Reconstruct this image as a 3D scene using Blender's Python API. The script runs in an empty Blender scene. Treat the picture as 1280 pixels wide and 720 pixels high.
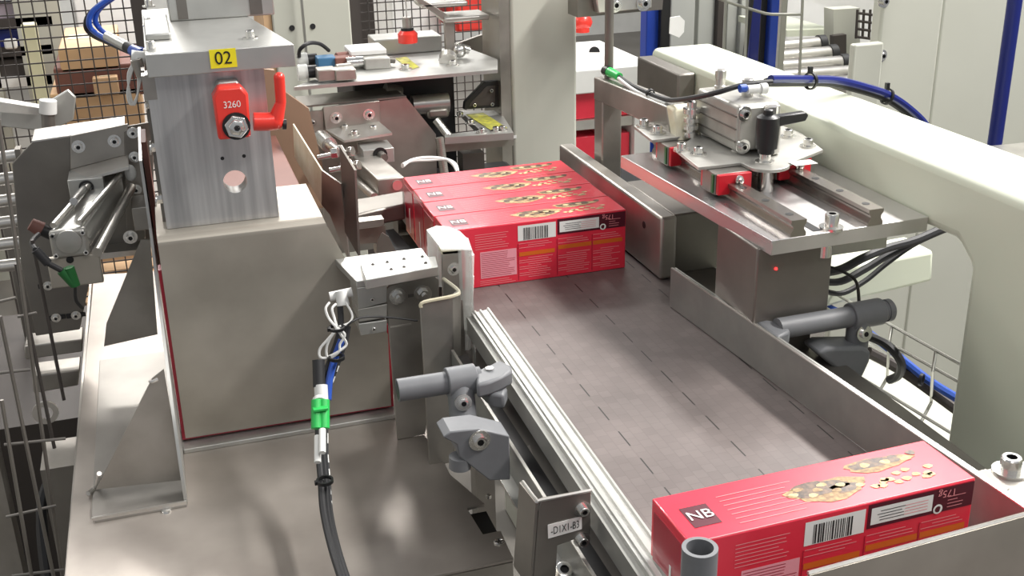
import bpy, bmesh, math, random
from mathutils import Vector, Matrix, Euler
random.seed(7)
S = bpy.context.scene
C = S.collection
# ------------------------------------------------------------------ camera
F = 1422.3; H = 0.55
yw, pt, rl = math.radians(16.9075), math.radians(22.182), math.radians(-1.3798)
fwd = Vector((math.sin(yw)*math.cos(pt), math.cos(yw)*math.cos(pt), -math.sin(pt)))
rt0 = Vector((math.cos(yw), -math.sin(yw), 0)); up0 = rt0.cross(fwd)
RT = rt0*math.cos(rl)+up0*math.sin(rl); UP = up0*math.cos(rl)-rt0*math.sin(rl)
CAM = Vector((0, 0, H))
cd = bpy.data.cameras.new('camera'); cam = bpy.data.objects.new('camera', cd); C.objects.link(cam)
M = Matrix((RT, UP, -fwd)).transposed().to_4x4(); M.translation = CAM; cam.matrix_world = M
cd.sensor_width = 36; cd.lens = F/1280*36; cd.clip_start = 0.02; cd.clip_end = 60
S.camera = cam

def ray(px, py): return RT*(px-640)-UP*(py-360)+fwd*F
def P(px, py, x=None, y=None, z=None, pl=None):
    """a measured image point placed on a plane of the real layout"""
    d = ray(px, py)
    if pl is not None:
        n, p0 = pl; t = n.dot(p0-CAM)/n.dot(d)
    else:
        i, v = (0, x) if x is not None else (1, y) if y is not None else (2, z)
        t = (v-CAM[i])/d[i]
    return CAM+d*t
def plane(a, b, c): return ((b-a).cross(c-a).normalized(), a)
V = lambda *a: Vector(a)

# ------------------------------------------------------------------ materials
def mat(name, col, metal=0.0, rough=0.5, noise=None, stretch=(1,1,1), ncol=None, rvar=0.0, bump=0.0, emit=None, alpha=None, trans=None, coat=0.0, nscale=None):
    m = bpy.data.materials.new(name); m.use_nodes = True
    nt = m.node_tree; b = nt.nodes['Principled BSDF']
    b.inputs['Base Color'].default_value = (*col, 1); b.inputs['Metallic'].default_value = metal; b.inputs['Roughness'].default_value = rough
    if coat: b.inputs['Coat Weight'].default_value = coat
    if emit: b.inputs['Emission Color'].default_value = (*emit[0], 1); b.inputs['Emission Strength'].default_value = emit[1]
    if trans: b.inputs['Transmission Weight'].default_value = trans
    if alpha: b.inputs['Alpha'].default_value = alpha
    tc = nt.nodes.new('ShaderNodeTexCoord'); mp = nt.nodes.new('ShaderNodeMapping'); mp.inputs['Scale'].default_value = stretch
    nt.links.new(tc.outputs['Object'], mp.inputs['Vector'])
    nz = nt.nodes.new('ShaderNodeTexNoise'); nz.inputs['Scale'].default_value = noise or 12; nz.inputs['Detail'].default_value = 5
    nt.links.new(mp.outputs[0], nz.inputs['Vector'])
    rp = nt.nodes.new('ShaderNodeValToRGB'); rp.color_ramp.elements[0].position = .35; rp.color_ramp.elements[1].position = .65
    rp.color_ramp.elements[0].color = (*(ncol or [c*.93 for c in col]), 1); rp.color_ramp.elements[1].color = (*col, 1)
    nt.links.new(nz.outputs['Fac'], rp.inputs['Fac']); nt.links.new(rp.outputs[0], b.inputs['Base Color'])
    if rvar:
        mr = nt.nodes.new('ShaderNodeMapRange'); mr.inputs['To Min'].default_value = max(.02, rough-rvar); mr.inputs['To Max'].default_value = rough+rvar
        mr.inputs['From Min'].default_value = .3; mr.inputs['From Max'].default_value = .7
        nt.links.new(nz.outputs['Fac'], mr.inputs['Value']); nt.links.new(mr.outputs[0], b.inputs['Roughness'])
    if bump:
        bp = nt.nodes.new('ShaderNodeBump'); bp.inputs['Strength'].default_value = bump; bp.inputs['Distance'].default_value = .001
        nt.links.new(nz.outputs['Fac'], bp.inputs['Height']); nt.links.new(bp.outputs[0], b.inputs['Normal'])
    return m
MT = dict(
 steel=mat('brushed_stainless', (.46,.435,.40), .8, .38, 14, ncol=(.34,.32,.29), rvar=.08),
 tan=mat('tan_board', (.34,.225,.15), 0, .6, 5, ncol=(.29,.19,.125)),
 greyst=mat('grey_stainless', (.30,.30,.28), .5, .42, 30, ncol=(.26,.26,.245)),
 sheet=mat('satin_stainless', (.42,.40,.37), .6, .5, 9, ncol=(.34,.32,.295)),
 table=mat('stained_stainless', (.52,.475,.43), .55, .42, 5, ncol=(.33,.295,.265), rvar=.1),
 panel=mat('dull_stainless', (.46,.425,.37), .5, .46, 7, ncol=(.33,.305,.26), rvar=.06),
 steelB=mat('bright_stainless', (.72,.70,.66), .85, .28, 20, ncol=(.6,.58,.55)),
 dark=mat('dark_stainless', (.25,.235,.21), .7, .42, 10, ncol=(.19,.175,.16)),
 alu=mat('milled_aluminium', (.66,.66,.65), .75, .38, 6, stretch=(14,14,.6), ncol=(.42,.42,.42)),
 alu2=mat('anodised_aluminium', (.55,.55,.525), .7, .36, 16, ncol=(.47,.47,.45)),
 cast=mat('cast_aluminium', (.50,.49,.455), .55, .42, 40, ncol=(.43,.42,.39)),
 chrome=mat('zinc_plated_steel', (.80,.79,.76), .95, .22, 30),
 slide=mat('ground_steel_plate', (.68,.66,.65), .8, .3, 9, stretch=(1,.3,1), ncol=(.52,.50,.50), rvar=.08),
 railst=mat('linear_rail_steel', (.36,.33,.30), .9, .25, 20),
 black=mat('black_plastic', (.012,.012,.013), 0, .4),
 rubber=mat('black_rubber', (.02,.02,.022), 0, .55),
 grey=mat('grey_plastic', (.17,.175,.185), 0, .48, 60, ncol=(.155,.16,.17), bump=.1),
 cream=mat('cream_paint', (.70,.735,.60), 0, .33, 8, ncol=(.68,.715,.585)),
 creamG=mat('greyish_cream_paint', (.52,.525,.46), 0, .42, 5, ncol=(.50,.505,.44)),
 white=mat('white_paint', (.80,.80,.78), 0, .5),
 paper=mat('white_paper', (.85,.85,.82), 0, .6),
 red=mat('carton_red', (.80,.030,.065), 0, .30, 30, ncol=(.76,.025,.055), coat=.5),
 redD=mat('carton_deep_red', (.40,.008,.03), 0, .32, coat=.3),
 redL=mat('carton_pale_red', (.86,.30,.32), 0, .4),
 maroon=mat('carton_maroon', (.09,.008,.02), 0, .35),
 redP=mat('red_machine_plastic', (.85,.045,.03), 0, .35, coat=.3),
 redR=mat('red_bearing_cap', (.62,.012,.025), 0, .35),
 orange=mat('carton_orange', (.70,.14,.015), 0, .4),
 pink=mat('carton_pink', (.88,.36,.42), 0, .45),
 choc=mat('chocolate_print', (.035,.02,.014), 0, .35, 300, ncol=(.16,.09,.05)),
 cookie=mat('biscuit_print', (.42,.29,.13), 0, .5, 260, ncol=(.20,.11,.05)),
 nut=mat('nut_print', (.60,.45,.24), 0, .5, 300, ncol=(.42,.27,.12)),
 blue=mat('blue_paint', (.012,.05,.36), 0, .35),
 blueD=mat('dark_blue_paint', (.010,.018,.16), 0, .3),
 blueC=mat('blue_hose', (.02,.08,.42), 0, .35),
 blueP=mat('blue_connector', (.05,.16,.30), 0, .4),
 green=mat('green_plastic', (.03,.50,.10), 0, .4),
 greenD=mat('dark_green_plastic', (.01,.12,.025), 0, .45),
 wire=mat('dark_mesh_wire', (.07,.06,.055), .3, .5),
 zinc=mat('zinc_wire', (.50,.50,.46), .8, .35),
 floor=mat('factory_floor', (.20,.185,.165), 0, .55, 3, ncol=(.15,.14,.125)),
 concrete=mat('hall_wall', (.72,.72,.69), 0, .7),
 cardb=mat('cardboard', (.68,.46,.27), 0, .7, 6, ncol=(.58,.37,.21)),
 cardbD=mat('brown_cardboard', (.20,.080,.062), 0, .6, 5, ncol=(.16,.065,.05)),
 yellow=mat('yellow_label', (.90,.80,.02), 0, .5),
 yellG=mat('yellow_green_label', (.62,.60,.08), 0, .5, 90, ncol=(.30,.30,.08)),
 led=mat('red_led', (.9,.01,.01), 0, .3, emit=((1,.02,.02), 6)),
 lamp=mat('lit_lamp_tube', (1,1,1), 0, .5, emit=((1,.97,.93), 6)),
 clear=mat('clear_plastic', (.86,.88,.86), 0, .18, 60, ncol=(.80,.82,.80), alpha=.5),
 curtain=mat('grey_curtain_strip', (.42,.43,.40), 0, .35, 6),
 tape=mat('cream_tape_and_sheen', (.80,.76,.60), 0, .6, 40, ncol=(.70,.64,.46), bump=.3),
 lampw=mat('glossy_white_panel', (.93,.93,.93), 0, .3),
 yellowp=mat('pale_yellow_paint', (.80,.76,.50), 0, .5),
 pinkish=mat('pale_purple_plastic', (.42,.36,.42), 0, .5),
 cablew=mat('white_cable', (.72,.72,.70), 0, .5),
)
# conveyor belt: modular plastic chain, module joints and mottled wear belong to the belt itself
def belt_mat():
    m = bpy.data.materials.new('modular_belt'); m.use_nodes = True; nt = m.node_tree; b = nt.nodes['Principled BSDF']
    N = nt.nodes.new; L = nt.links.new
    tc = N('ShaderNodeTexCoord'); sp = N('ShaderNodeSeparateXYZ'); L(tc.outputs['Object'], sp.inputs[0])
    def mth(op, a, v=None, w=None):
        n = N('ShaderNodeMath'); n.operation = op
        for i, q in enumerate((a, v, w)):
            if q is None: continue
            if isinstance(q, (int, float)): n.inputs[i].default_value = q
            else: L(q, n.inputs[i])
        return n.outputs[0]
    # seams every 93.5 mm across, dashes every second 25 mm row along
    fx = mth('FRACT', mth('MULTIPLY', mth('ADD', sp.outputs['X'], 1-.3863+.0935*8), 1/.0935))
    near = mth('LESS_THAN', mth('ABSOLUTE', mth('SUBTRACT', fx, .5)), 2)  # always 1, keeps the chain simple
    s = mth('GREATER_THAN', mth('ABSOLUTE', mth('SUBTRACT', mth('FRACT', mth('MULTIPLY', mth('SUBTRACT', sp.outputs['X'], .3863-.0935*6.5), 1/.0935)), .5)), 2)
    # distance to the nearest seam
    u = mth('FRACT', mth('MULTIPLY', mth('SUBTRACT', sp.outputs['X'], .3863-.0935*6.5), 1/.0935))
    d = mth('ABSOLUTE', mth('SUBTRACT', u, .5))
    seam = mth('LESS_THAN', d, .0075)
    dash = mth('LESS_THAN', mth('FRACT', mth('MULTIPLY', sp.outputs['Y'], 1/.0535)), .55)
    dk = mth('MULTIPLY', seam, dash)
    mp = N('ShaderNodeMapping'); mp.inputs['Scale'].default_value = (1,1,1); L(tc.outputs['Object'], mp.inputs[0])
    br = N('ShaderNodeTexBrick'); br.inputs['Scale'].default_value = 1; br.inputs['Brick Width'].default_value = .0134*1; br.inputs['Row Height'].default_value = .0117
    br.inputs['Mortar Size'].default_value = .0006; br.inputs['Mortar Smooth'].default_value = 1; br.offset = .5
    rot = N('ShaderNodeMapping'); rot.inputs['Rotation'].default_value = (0, 0, math.pi/2); L(mp.outputs[0], rot.inputs[0]); L(rot.outputs[0], br.inputs['Vector'])
    br.inputs['Color1'].default_value = (.122,.102,.097,1); br.inputs['Color2'].default_value = (.142,.120,.114,1); br.inputs['Mortar'].default_value = (.106,.088,.084,1)
    nz = N('ShaderNodeTexNoise'); nz.inputs['Scale'].default_value = 14; L(mp.outputs[0], nz.inputs['Vector'])
    mx = N('ShaderNodeMix'); mx.data_type = 'RGBA'; mx.blend_type = 'OVERLAY'; mx.inputs[0].default_value = .35
    L(br.outputs['Color'], mx.inputs[6]); L(nz.outputs['Fac'], mx.inputs[7])
    m2 = N('ShaderNodeMix'); m2.data_type = 'RGBA'; L(dk, m2.inputs[0]); L(mx.outputs[2], m2.inputs[6]); m2.inputs[7].default_value = (.012,.01,.01,1)
    L(m2.outputs[2], b.inputs['Base Color']); b.inputs['Roughness'].default_value = .42
    return m
MT['belt'] = belt_mat()

# ------------------------------------------------------------------ mesh builder
class MB:
    def __init__(s): s.bm = bmesh.new(); s.mi = 0
    def m(s, i): s.mi = i; return s
    def _f(s, vs):
        try: f = s.bm.faces.new(vs); f.material_index = s.mi; return f
        except ValueError: return None
    def prism(s, pts, vec):
        vec = Vector(vec); a = [s.bm.verts.new(p) for p in pts]; b = [s.bm.verts.new(Vector(p)+vec) for p in pts]
        n = len(pts); s._f(a); s._f(b[::-1])
        for i in range(n): s._f([a[i], b[i], b[(i+1) % n], a[(i+1) % n]])
        return s
    def box(s, lo, hi):
        x0,y0,z0 = lo; x1,y1,z1 = hi
        return s.prism([V(x0,y0,z0), V(x1,y0,z0), V(x1,y1,z0), V(x0,y1,z0)], (0,0,z1-z0))
    def obox(s, c, ax, ay, az):
        """box from a corner and three edge vectors"""
        c, ax, ay, az = map(Vector, (c, ax, ay, az))
        return s.prism([c, c+ax, c+ax+ay, c+ay], az)
    def cyl(s, p0, p1, r0, r1=None, n=20, cap=True):
        p0, p1 = Vector(p0), Vector(p1); r1 = r0 if r1 is None else r1
        d = (p1-p0).normalized(); a = d.orthogonal().normalized(); b = d.cross(a)
        A = [s.bm.verts.new(p0+(a*math.cos(t)+b*math.sin(t))*r0) for t in [2*math.pi*i/n for i in range(n)]]
        B = [s.bm.verts.new(p1+(a*math.cos(t)+b*math.sin(t))*r1) for t in [2*math.pi*i/n for i in range(n)]]
        for i in range(n): s._f([A[i], A[(i+1) % n], B[(i+1) % n], B[i]])
        if cap: s._f(A[::-1]); s._f(B)
        return s
    def lathe(s, p0, d, prof, n=24):
        """prof: (distance along d, radius) pairs"""
        p0, d = Vector(p0), Vector(d).normalized(); a = d.orthogonal().normalized(); b = d.cross(a); rings = []
        for h, r in prof:
            rings.append([s.bm.verts.new(p0+d*h+(a*math.cos(2*math.pi*i/n)+b*math.sin(2*math.pi*i/n))*max(r, 1e-5)) for i in range(n)])
        for A, B in zip(rings, rings[1:]):
            for i in range(n): s._f([A[i], A[(i+1) % n], B[(i+1) % n], B[i]])
        s._f(rings[0][::-1]); s._f(rings[-1]); return s
    def ring(s, p0, d, h, ro, ri, n=24):
        p0, d = Vector(p0), Vector(d).normalized()
        return s.lathe_open(p0, d, [(0, ri), (0, ro), (h, ro), (h, ri), (0, ri)], n)
    def lathe_open(s, p0, d, prof, n=24):
        a = d.orthogonal().normalized(); b = d.cross(a); rings = []
        for h, r in prof: rings.append([s.bm.verts.new(p0+d*h+(a*math.cos(2*math.pi*i/n)+b*math.sin(2*math.pi*i/n))*r) for i in range(n)])
        for A, B in zip(rings, rings[1:]):
            for i in range(n): s._f([A[i], A[(i+1) % n], B[(i+1) % n], B[i]])
        return s
    def tube(s, pts, r, n=8, sm=6):
        pts = [Vector(p) for p in pts]
        if sm and len(pts) > 2:
            q = [pts[0]]+pts+[pts[-1]]; out = []
            for i in range(1, len(q)-2):
                for k in range(sm):
                    t = k/sm; p0,p1,p2,p3 = q[i-1],q[i],q[i+1],q[i+2]
                    out.append(.5*((2*p1)+(p2-p0)*t+(2*p0-5*p1+4*p2-p3)*t*t+(3*p1-p0-3*p2+p3)*t**3))
            out.append(pts[-1]); pts = out
        rings = []; prev = None
        for i, p in enumerate(pts):
            d = (pts[min(i+1, len(pts)-1)]-pts[max(i-1, 0)]).normalized()
            a = d.orthogonal().normalized() if prev is None else (prev-d*prev.dot(d)).normalized()
            prev = a; b = d.cross(a)
            rings.append([s.bm.verts.new(p+(a*math.cos(2*math.pi*k/n)+b*math.sin(2*math.pi*k/n))*r) for k in range(n)])
        for A, B in zip(rings, rings[1:]):
            for k in range(n): s._f([A[k], A[(k+1) % n], B[(k+1) % n], B[k]])
        s._f(rings[0][::-1]); s._f(rings[-1]); return s
    def quad(s, a, b, c, d): s._f([s.bm.verts.new(p) for p in (a, b, c, d)]); return s
    def sphere(s, c, r, sc=(1,1,1)):
        mtx = Matrix.Translation(Vector(c)) @ Matrix.Diagonal((r*sc[0], r*sc[1], r*sc[2], 1))
        g = bmesh.ops.create_icosphere(s.bm, subdivisions=2, radius=1, matrix=mtx)
        for v in g['verts']:
            for f in v.link_faces: f.material_index = s.mi
        return s
    def build(s, name, mats, parent=None, bevel=0.0, smooth=True, seg=2, **props):
        bmesh.ops.recalc_face_normals(s.bm, faces=[f for f in s.bm.faces])
        me = bpy.data.meshes.new(name)
        if parent is not None and parent.get('_o') is not None:
            o3 = Vector(parent['_o']); bmesh.ops.translate(s.bm, verts=s.bm.verts, vec=-o3)
            org = o3
        else: org = Vector((0,0,0))
        s.bm.to_mesh(me); s.bm.free()
        for k in (mats if isinstance(mats, (list, tuple)) else [mats]): me.materials.append(MT[k])
        ob = bpy.data.objects.new(name, me); C.objects.link(ob)
        if parent is not None: ob.parent = parent
        ob['_o'] = tuple(org)
        if bevel:
            bv = ob.modifiers.new('bevel', 'BEVEL'); bv.width = bevel; bv.segments = seg; bv.limit_method = 'ANGLE'; bv.angle_limit = math.radians(40)
        if smooth:
            me.polygons.foreach_set('use_smooth', [True]*len(me.polygons))
            me.set_sharp_from_angle(angle=math.radians(35))
        for k, v in props.items(): ob[k] = v
        return ob
def thing(name, label, cat, loc, group=None):
    o = bpy.data.objects.new(name, None); C.objects.link(o); o.location = loc; o.empty_display_size = .02
    o['label'] = label; o['category'] = cat; o['_o'] = tuple(loc)
    if group: o['group'] = group
    return o
def tag(o, label, cat, group=None, kind=None):
    o['label'] = label; o['category'] = cat
    if group: o['group'] = group
    if kind: o['kind'] = kind
    return o
def struct(o): o['kind'] = 'structure'; return o

def bolt(parent, p, d=(0,0,1), r=.005, h=None, washer=True, name='socket_screw', hexa=False):
    """socket head cap screw (or hexagon bolt) with washer as its own part"""
    p, d = Vector(p), Vector(d).normalized(); h = h or r*1.1; b = MB(); z = 0
    if washer: b.cyl(p-d*r*.1, p+d*r*.28, r*1.7); z = r*.28
    if hexa: b.cyl(p+d*z*.5, p+d*(z+h), r*1.1, n=6); b.cyl(p+d*(z+h*.5), p+d*(z+h*1.6), r*.5)
    else:
        b.lathe_open(p, d, [(z*.5, r), (z+h*.9, r), (z+h, r*.88), (z+h, r*.52)], 20)
        b.m(1).lathe_open(p, d, [(z+h, r*.56), (z+h*.55, r*.50)], 6); b.cyl(p+d*(z+h*.5), p+d*(z+h*.55), r*.56, n=6); b.m(0)  # black hexagon paints the shade inside the socket
    return b.build(name, ['chrome','black'], parent, bevel=0)

def text_mesh(name, s, origin, xdir, ydir, height, m, parent, depth=.0004, stretch=1.0, font_x=1.0):
    cu = bpy.data.curves.new(name, 'FONT'); cu.body = s; cu.size = 1; cu.extrude = 0; cu.align_x = 'CENTER'; cu.align_y = 'CENTER'
    o = bpy.data.objects.new(name, cu); C.objects.link(o)
    dg = bpy.context.evaluated_depsgraph_get(); me = bpy.data.meshes.new_from_object(o.evaluated_get(dg))
    bpy.data.objects.remove(o); me.name = name
    X = Vector(xdir).normalized(); Y = Vector(ydir).normalized(); Z = X.cross(Y)
    k = height/.72; off = Vector(parent['_o']) if parent and parent.get('_o') is not None else V(0,0,0)
    for v in me.vertices: v.co = Vector(origin)-off+X*v.co.x*k*stretch+Y*v.co.y*k+Z*depth
    me.materials.clear(); me.materials.append(MT[m])
    ob = bpy.data.objects.new(name, me); C.objects.link(ob); ob.parent = parent
    ob['_o'] = tuple(off)
    return ob

# ================================================================== SETTING
struct(MB().box((-4,-1.5,-.95), (7,8,-.9)).build('floor', 'floor'))
struct(MB().box((-4,7.9,-.9), (7,8,3.4)).build('wall_back', 'concrete'))
struct(MB().box((-4.1,-1.5,-.9), (-4,8,3.4)).build('wall_left', 'concrete'))
struct(MB().box((7,-1.5,-.9), (7.1,8,3.4)).build('wall_right', 'concrete'))

# ================================================================== CONVEYOR
cv = thing('belt_conveyor', 'grey-brown modular belt conveyor running between the two side guide rails', 'conveyor', (.46,1.3,-.9))
MB().box((.325,.45,-.012), (.612,1.72,0)).build('belt', 'belt', cv, bevel=.001)
MB().box((.2775,.45,-.046), (.2800,1.16,-.012)).box((.2655,.45,-.049), (.2800,1.16,-.046)).build('side_plate', 'greyst', cv)
MB().box((.2773,.45,-.0122), (.2803,1.16,-.0108)).box((.2650,.45,-.0490), (.2685,1.16,-.0462)).build('bright_lip', 'steelB', cv)
MB().box((.2835,.45,-.05), (.2965,1.16,-.020)).build('gap_shade_strip', 'black', cv)  # black strip paints in the shade of the gap beside the rail
MB().box((.616,.5,-.06), (.665,1.7,.001)).build('side_plate', 'dark', cv, bevel=.001)
MB().box((.284,.45,-.07), (.61,1.68,-.05)).build('bed_plate', 'dark', cv)
for x in (.31,.60):
    for y in (.62,1.6): MB().box((x-.02,y-.02,-.9), (x+.02,y+.02,-.07)).build('leg', 'alu2', cv, bevel=.002)
for y in (.46,1.70): MB().cyl((.325,y,-.035), (.61,y,-.035), .022).build('end_roller', 'dark', cv)

# left aluminium guide rail: slotted profile with ridges
lr = thing('guide_rail', 'bright ribbed aluminium guide rail along the left belt edge', 'rail', (.308,1.0,.0))
prof = [(.2985,.004),(.3195,.004),(.3195,.0335),(.3175,.0335),(.3165,.031),(.311,.0305),(.3102,.0325),(.3085,.0325),(.3075,.030),(.3045,.030),(.3037,.032),(.3018,.032),(.301,.030),(.2985,.030)]
y0r, y1r = .45, 1.165
b = MB(); b.prism([V(x+.006, y1r, z) for x, z in prof], (-.006*0-.010, y0r-y1r, 0)); b.build('rail_profile', 'alu2', lr)
MB().prism([V(.2985, y1r, .004), V(.3045,y1r,.004), V(.3045,y1r,.0255), V(.2985,y1r,.0255)], (-.010, y0r-y1r, 0)).build('rail_side', 'greyst', lr)

# right guide rail
rr = thing('guide_rail', 'flat grey steel guide rail along the right belt edge, bright doubled top lip', 'rail', (.575,.9,.0))
a0, a1 = V(.5545,1.165,.05), V(.5945,.578,.05)
dv = a1-a0
MB().prism([a0+V(0,0,-.0488), a0+V(.002,0,-.0488), a0+V(.002,0,0), a0], dv).build('guide_plate', 'greyst', rr)
MB().prism([a0+V(0,0,0), a0+V(.0028,0,0), a0+V(.0028,0,.0012), a0+V(0,0,.0012)], dv).build('lip', 'steelB', rr)
MB().prism([a0+V(.0042,0,-.02), a0+V(.0068,0,-.02), a0+V(.0068,0,.0005), a0+V(.0042,0,.0005)], dv).build('backing_strip', 'alu2', rr)

# ================================================================== CARTONS
def carton(x0, y0, label, group, rot=0.0, first=None):
    L, D, Hh = .2415, .0628, .0815
    t = thing('biscuit_carton', label, 'carton', (x0, y0, 0), group)
    if first is not None:
        for c in first.children:
            k = c.copy(); C.objects.link(k); k.parent = t
            for g in c.children:
                q = g.copy(); C.objects.link(q); q.parent = k
        t.rotation_euler = (0,0,rot); return t
    o = V(x0, y0, 0); g = .0006
    b = MB(); b.box(o+V(0,0,0), o+V(L,D-g,Hh)); b.build('carton_body', 'red', t, bevel=.0012)
    # raised end flap lines on the left end and top crease lip
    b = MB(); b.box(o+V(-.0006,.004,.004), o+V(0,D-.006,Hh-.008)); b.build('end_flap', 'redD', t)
    b = MB(); b.box(o+V(-.0009,.026,.008), o+V(-.0006,.029,.045)).build('flap_slot', 'paper', t)
    MB().box(o+V(.001,.0005,Hh), o+V(L-.001,.0011,Hh+.0004)).build('top_crease', 'redL', t)
    # --- top print
    zt = Hh+.0003; b = MB()
    def R(x, y, w, h, m, z=zt, sk=0): b.m(m).quad(o+V(x,y,z), o+V(x+w,y,z), o+V(x+w+sk,y+h,z), o+V(x+sk,y+h,z))
    R(.012,.016,.022,.026,1)                        # dark logo block
    for k in range(7): R(.045,.010+.006*k,.055+.02*((k*37) % 5)/5,.0006,2)   # fine lines of printed text
    def blob(cx, cy, rx, ry, m, z, n=18, ph=0):
        b.m(m); vs = []
        for i in range(n):
            a = 2*math.pi*i/n; q = 1+.13*math.sin(3*a+ph)+.07*math.sin(7*a+2*ph)
            vs.append(b.bm.verts.new(o+V(cx+rx*math.cos(a)*q, cy+ry*math.sin(a)*q, z)))
        b._f(vs)
    blob(.128,.026,.033,.014,3,zt); blob(.122,.030,.024,.0095,4,zt+.0001,ph=2); blob(.142,.024,.012,.006,4,zt+.0001,12,1)
    for k in range(9): blob(.100+.0068*k,.028+.006*math.sin(k*2.1),.0042,.0026,3 if k % 2 else 5,zt+.0002,9,k)
    blob(.185,.044,.030,.009,3,zt,ph=1); blob(.183,.046,.022,.006,4,zt+.0001,ph=3)
    for k in range(7): blob(.165+.009*k,.046+.004*math.sin(k*3.3),.0045,.0032,5 if k % 2 else 4,zt+.0002,9,k*2)
    for k in range(14): blob(.165+.0042*k+random.uniform(-.002,.002),.022+random.uniform(-.007,.008),.004,.0028,5,zt+.0001,7,k)
    b.build('top_print', ['red','maroon','redL','cookie','choc','nut'], t, smooth=False)
    text_mesh('logo', 'NB', o+V(.023,.029,zt+.0002), (1,0,0), (0,1,0), .011, 'paper', t, stretch=1.0)
    # --- front print (upside down as packed)
    b = MB(); yf = -.0003
    def Q(x, z, w, h, m, y=yf): b.m(m).quad(o+V(x,y,z), o+V(x+w,y,z), o+V(x+w,y,z+h), o+V(x,y,z+h))
    X = lambda u: (u)*L
    Q(X(.385),.0565,X(.212),.0205,0)                 # barcode panel
    x = X(.415)
    while x < X(.555):
        w = random.choice((.0006,.0009,.0014)); Q(x,.0572,w,.0165,1,yf-.0002); x += w+random.choice((.0007,.001,.0013))
    Q(X(.606),.0585,X(.39),.021,6)                   # dark band top right
    Q(X(.618),.0615,X(.225),.0145,0,yf-.0002)          # white address panel
    for k in range(4): Q(X(.635)+random.random()*.004,.0642+.0026*k,X(.09),.0006,1,yf-.0004); Q(X(.74),.0642+.0026*k,X(.085),.0005,4,yf-.0004)
    Q(X(.175),.012,X(.20),.036,2)                    # pink text panel
    for x0_, w in ((X(.39),X(.20)), (X(.61),X(.19)), (X(.81),X(.17))):
        Q(x0_,.0355 if x0_ < X(.5) else .0385,w,.0055,3)
        for k in range(17):
            z = .006+k*.0029
            if .033 < z < .0445: continue
            Q(x0_+w*(0 if k % 3 else .25),z,w*random.uniform(.6,.98 if k % 3 else .7),.0007,4,yf-.0001)
    for k in range(13): Q(X(.18),.014+k*.0026,X(.19)*random.uniform(.7,1),.0006,5,yf-.0002)
    for k in range(7): Q(X(.15),.052+k*.0032,X(.21)*random.uniform(.7,1),.0007,4,yf-.0001)
    for k in range(3): Q(X(.17),.003+k*.0026,X(.2)*random.uniform(.6,1),.0007,4,yf-.0001)
    for u in (.383,.602,.802): Q(X(u),.003,.0008,.05,5,yf-.0001)
    for k in range(4): Q(X(.90),.0615+k*.003,X(.07)*random.uniform(.5,1),.0006,4,yf-.0003)
    b.build('front_print', ['paper','black','pink','orange','redL','redD','maroon'], t, smooth=False)
    text_mesh('weight_text', '175g', o+V(X(.895),yf-.0005,.0745), (-1,0,0), (0,0,-1), .0062, 'redL', t, depth=0)
    b = MB(); c = o+V(X(.865),yf-.0005,.062)
    b.prism([c+V(.0042*math.cos(a), 0, .0042*math.sin(a)) for a in [2*math.pi*i/20 for i in range(20)]], (0,-.0001,0))
    b.m(1).prism([c+V(.0026*math.cos(a), -.0002, .0026*math.sin(a)) for a in [.6+1.5*math.pi*i/14 for i in range(15)]], (0,-.0001,0))
    b.build('recycling_mark', ['paper','maroon'], t, smooth=False)
    return t
BY = 1.3060
words = ['front one of the row of four, showing its barcode', 'second carton of the row of four, directly behind the front one',
         'third carton of the row of four, counted from the front', 'rearmost of the row of four, against the far guide']
c0 = carton(.3135, BY, 'red biscuit carton, '+words[0], 'cartons queued on the belt')
for i in (1,2,3): carton(.3135-.0010*(i % 2)+(0 if i != 3 else .001), BY+.0633*i, 'red biscuit carton, '+words[i], 'cartons queued on the belt', 0, c0)
carton(.309, .6035, 'lone red printed biscuit carton sliding down the belt behind the grey post', None, math.radians(1.5), c0)

# ================================================================== TABLE
ZT = -.16
tb = thing('work_table', 'stained stainless steel table plate left of the conveyor', 'table', (.06,1.4,-.9))
pts = [V(-.165,.948,ZT), V(.284,.952,ZT), V(.286,1.005,ZT), V(.266,1.005,ZT), V(.263,1.06,ZT), V(.2845,1.062,ZT), V(.2635,1.135,ZT), V(.2635,1.9,ZT), V(-.158,1.98,ZT)]
MB().prism(pts, (0,0,-.004)).build('table_plate', 'table', tb, bevel=.0008)
MB().box((-.165,.95,ZT-.03), (-.161,1.98,ZT-.004)).box((-.161,.951,ZT-.03), (.283,.955,ZT-.004)).build('apron', 'steel', tb)
for x in (-.14,.24):
    for y in (.99,1.9): MB().box((x-.018,y-.018,-.9), (x+.018,y+.018,ZT-.004)).build('leg', 'steel', tb, bevel=.002)
p = P(624,678,z=ZT); bb = MB(); bb.lathe(p, (0,0,1), [(0,.0062),(.0012,.0060),(.0018,.004),(.0012,.0032),(.0008,.001)], 20); bb.build('countersunk_screw', 'chrome', tb)
bb = MB(); bb.box(p+V(-.0045,-.0009,.0016), p+V(.0045,.0009,.0021)); bb.box(p+V(-.0009,-.0045,.0016), p+V(.0009,.0045,.0021)); bb.build('screw_cross', 'dark', tb)
p = P(208,639,z=ZT); MB().lathe(p, (0,0,1), [(0,.006),(.0015,.0055),(.0025,.003)], 20).build('rivet', 'chrome', tb)
MB().box((.262,1.0,ZT-.02), (.288,1.07,ZT-.016)).build('notch_shade_sheet', 'black', tb)  # black sheet below the notch, standing in for the shade in it
p = P(612,622,z=ZT); MB().lathe(p+V(-.001,0,0), (0,0,1), [(0,.003),(.004,.003),(.0045,.002)], 14).build('stop_pin', 'chrome', tb)

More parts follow.
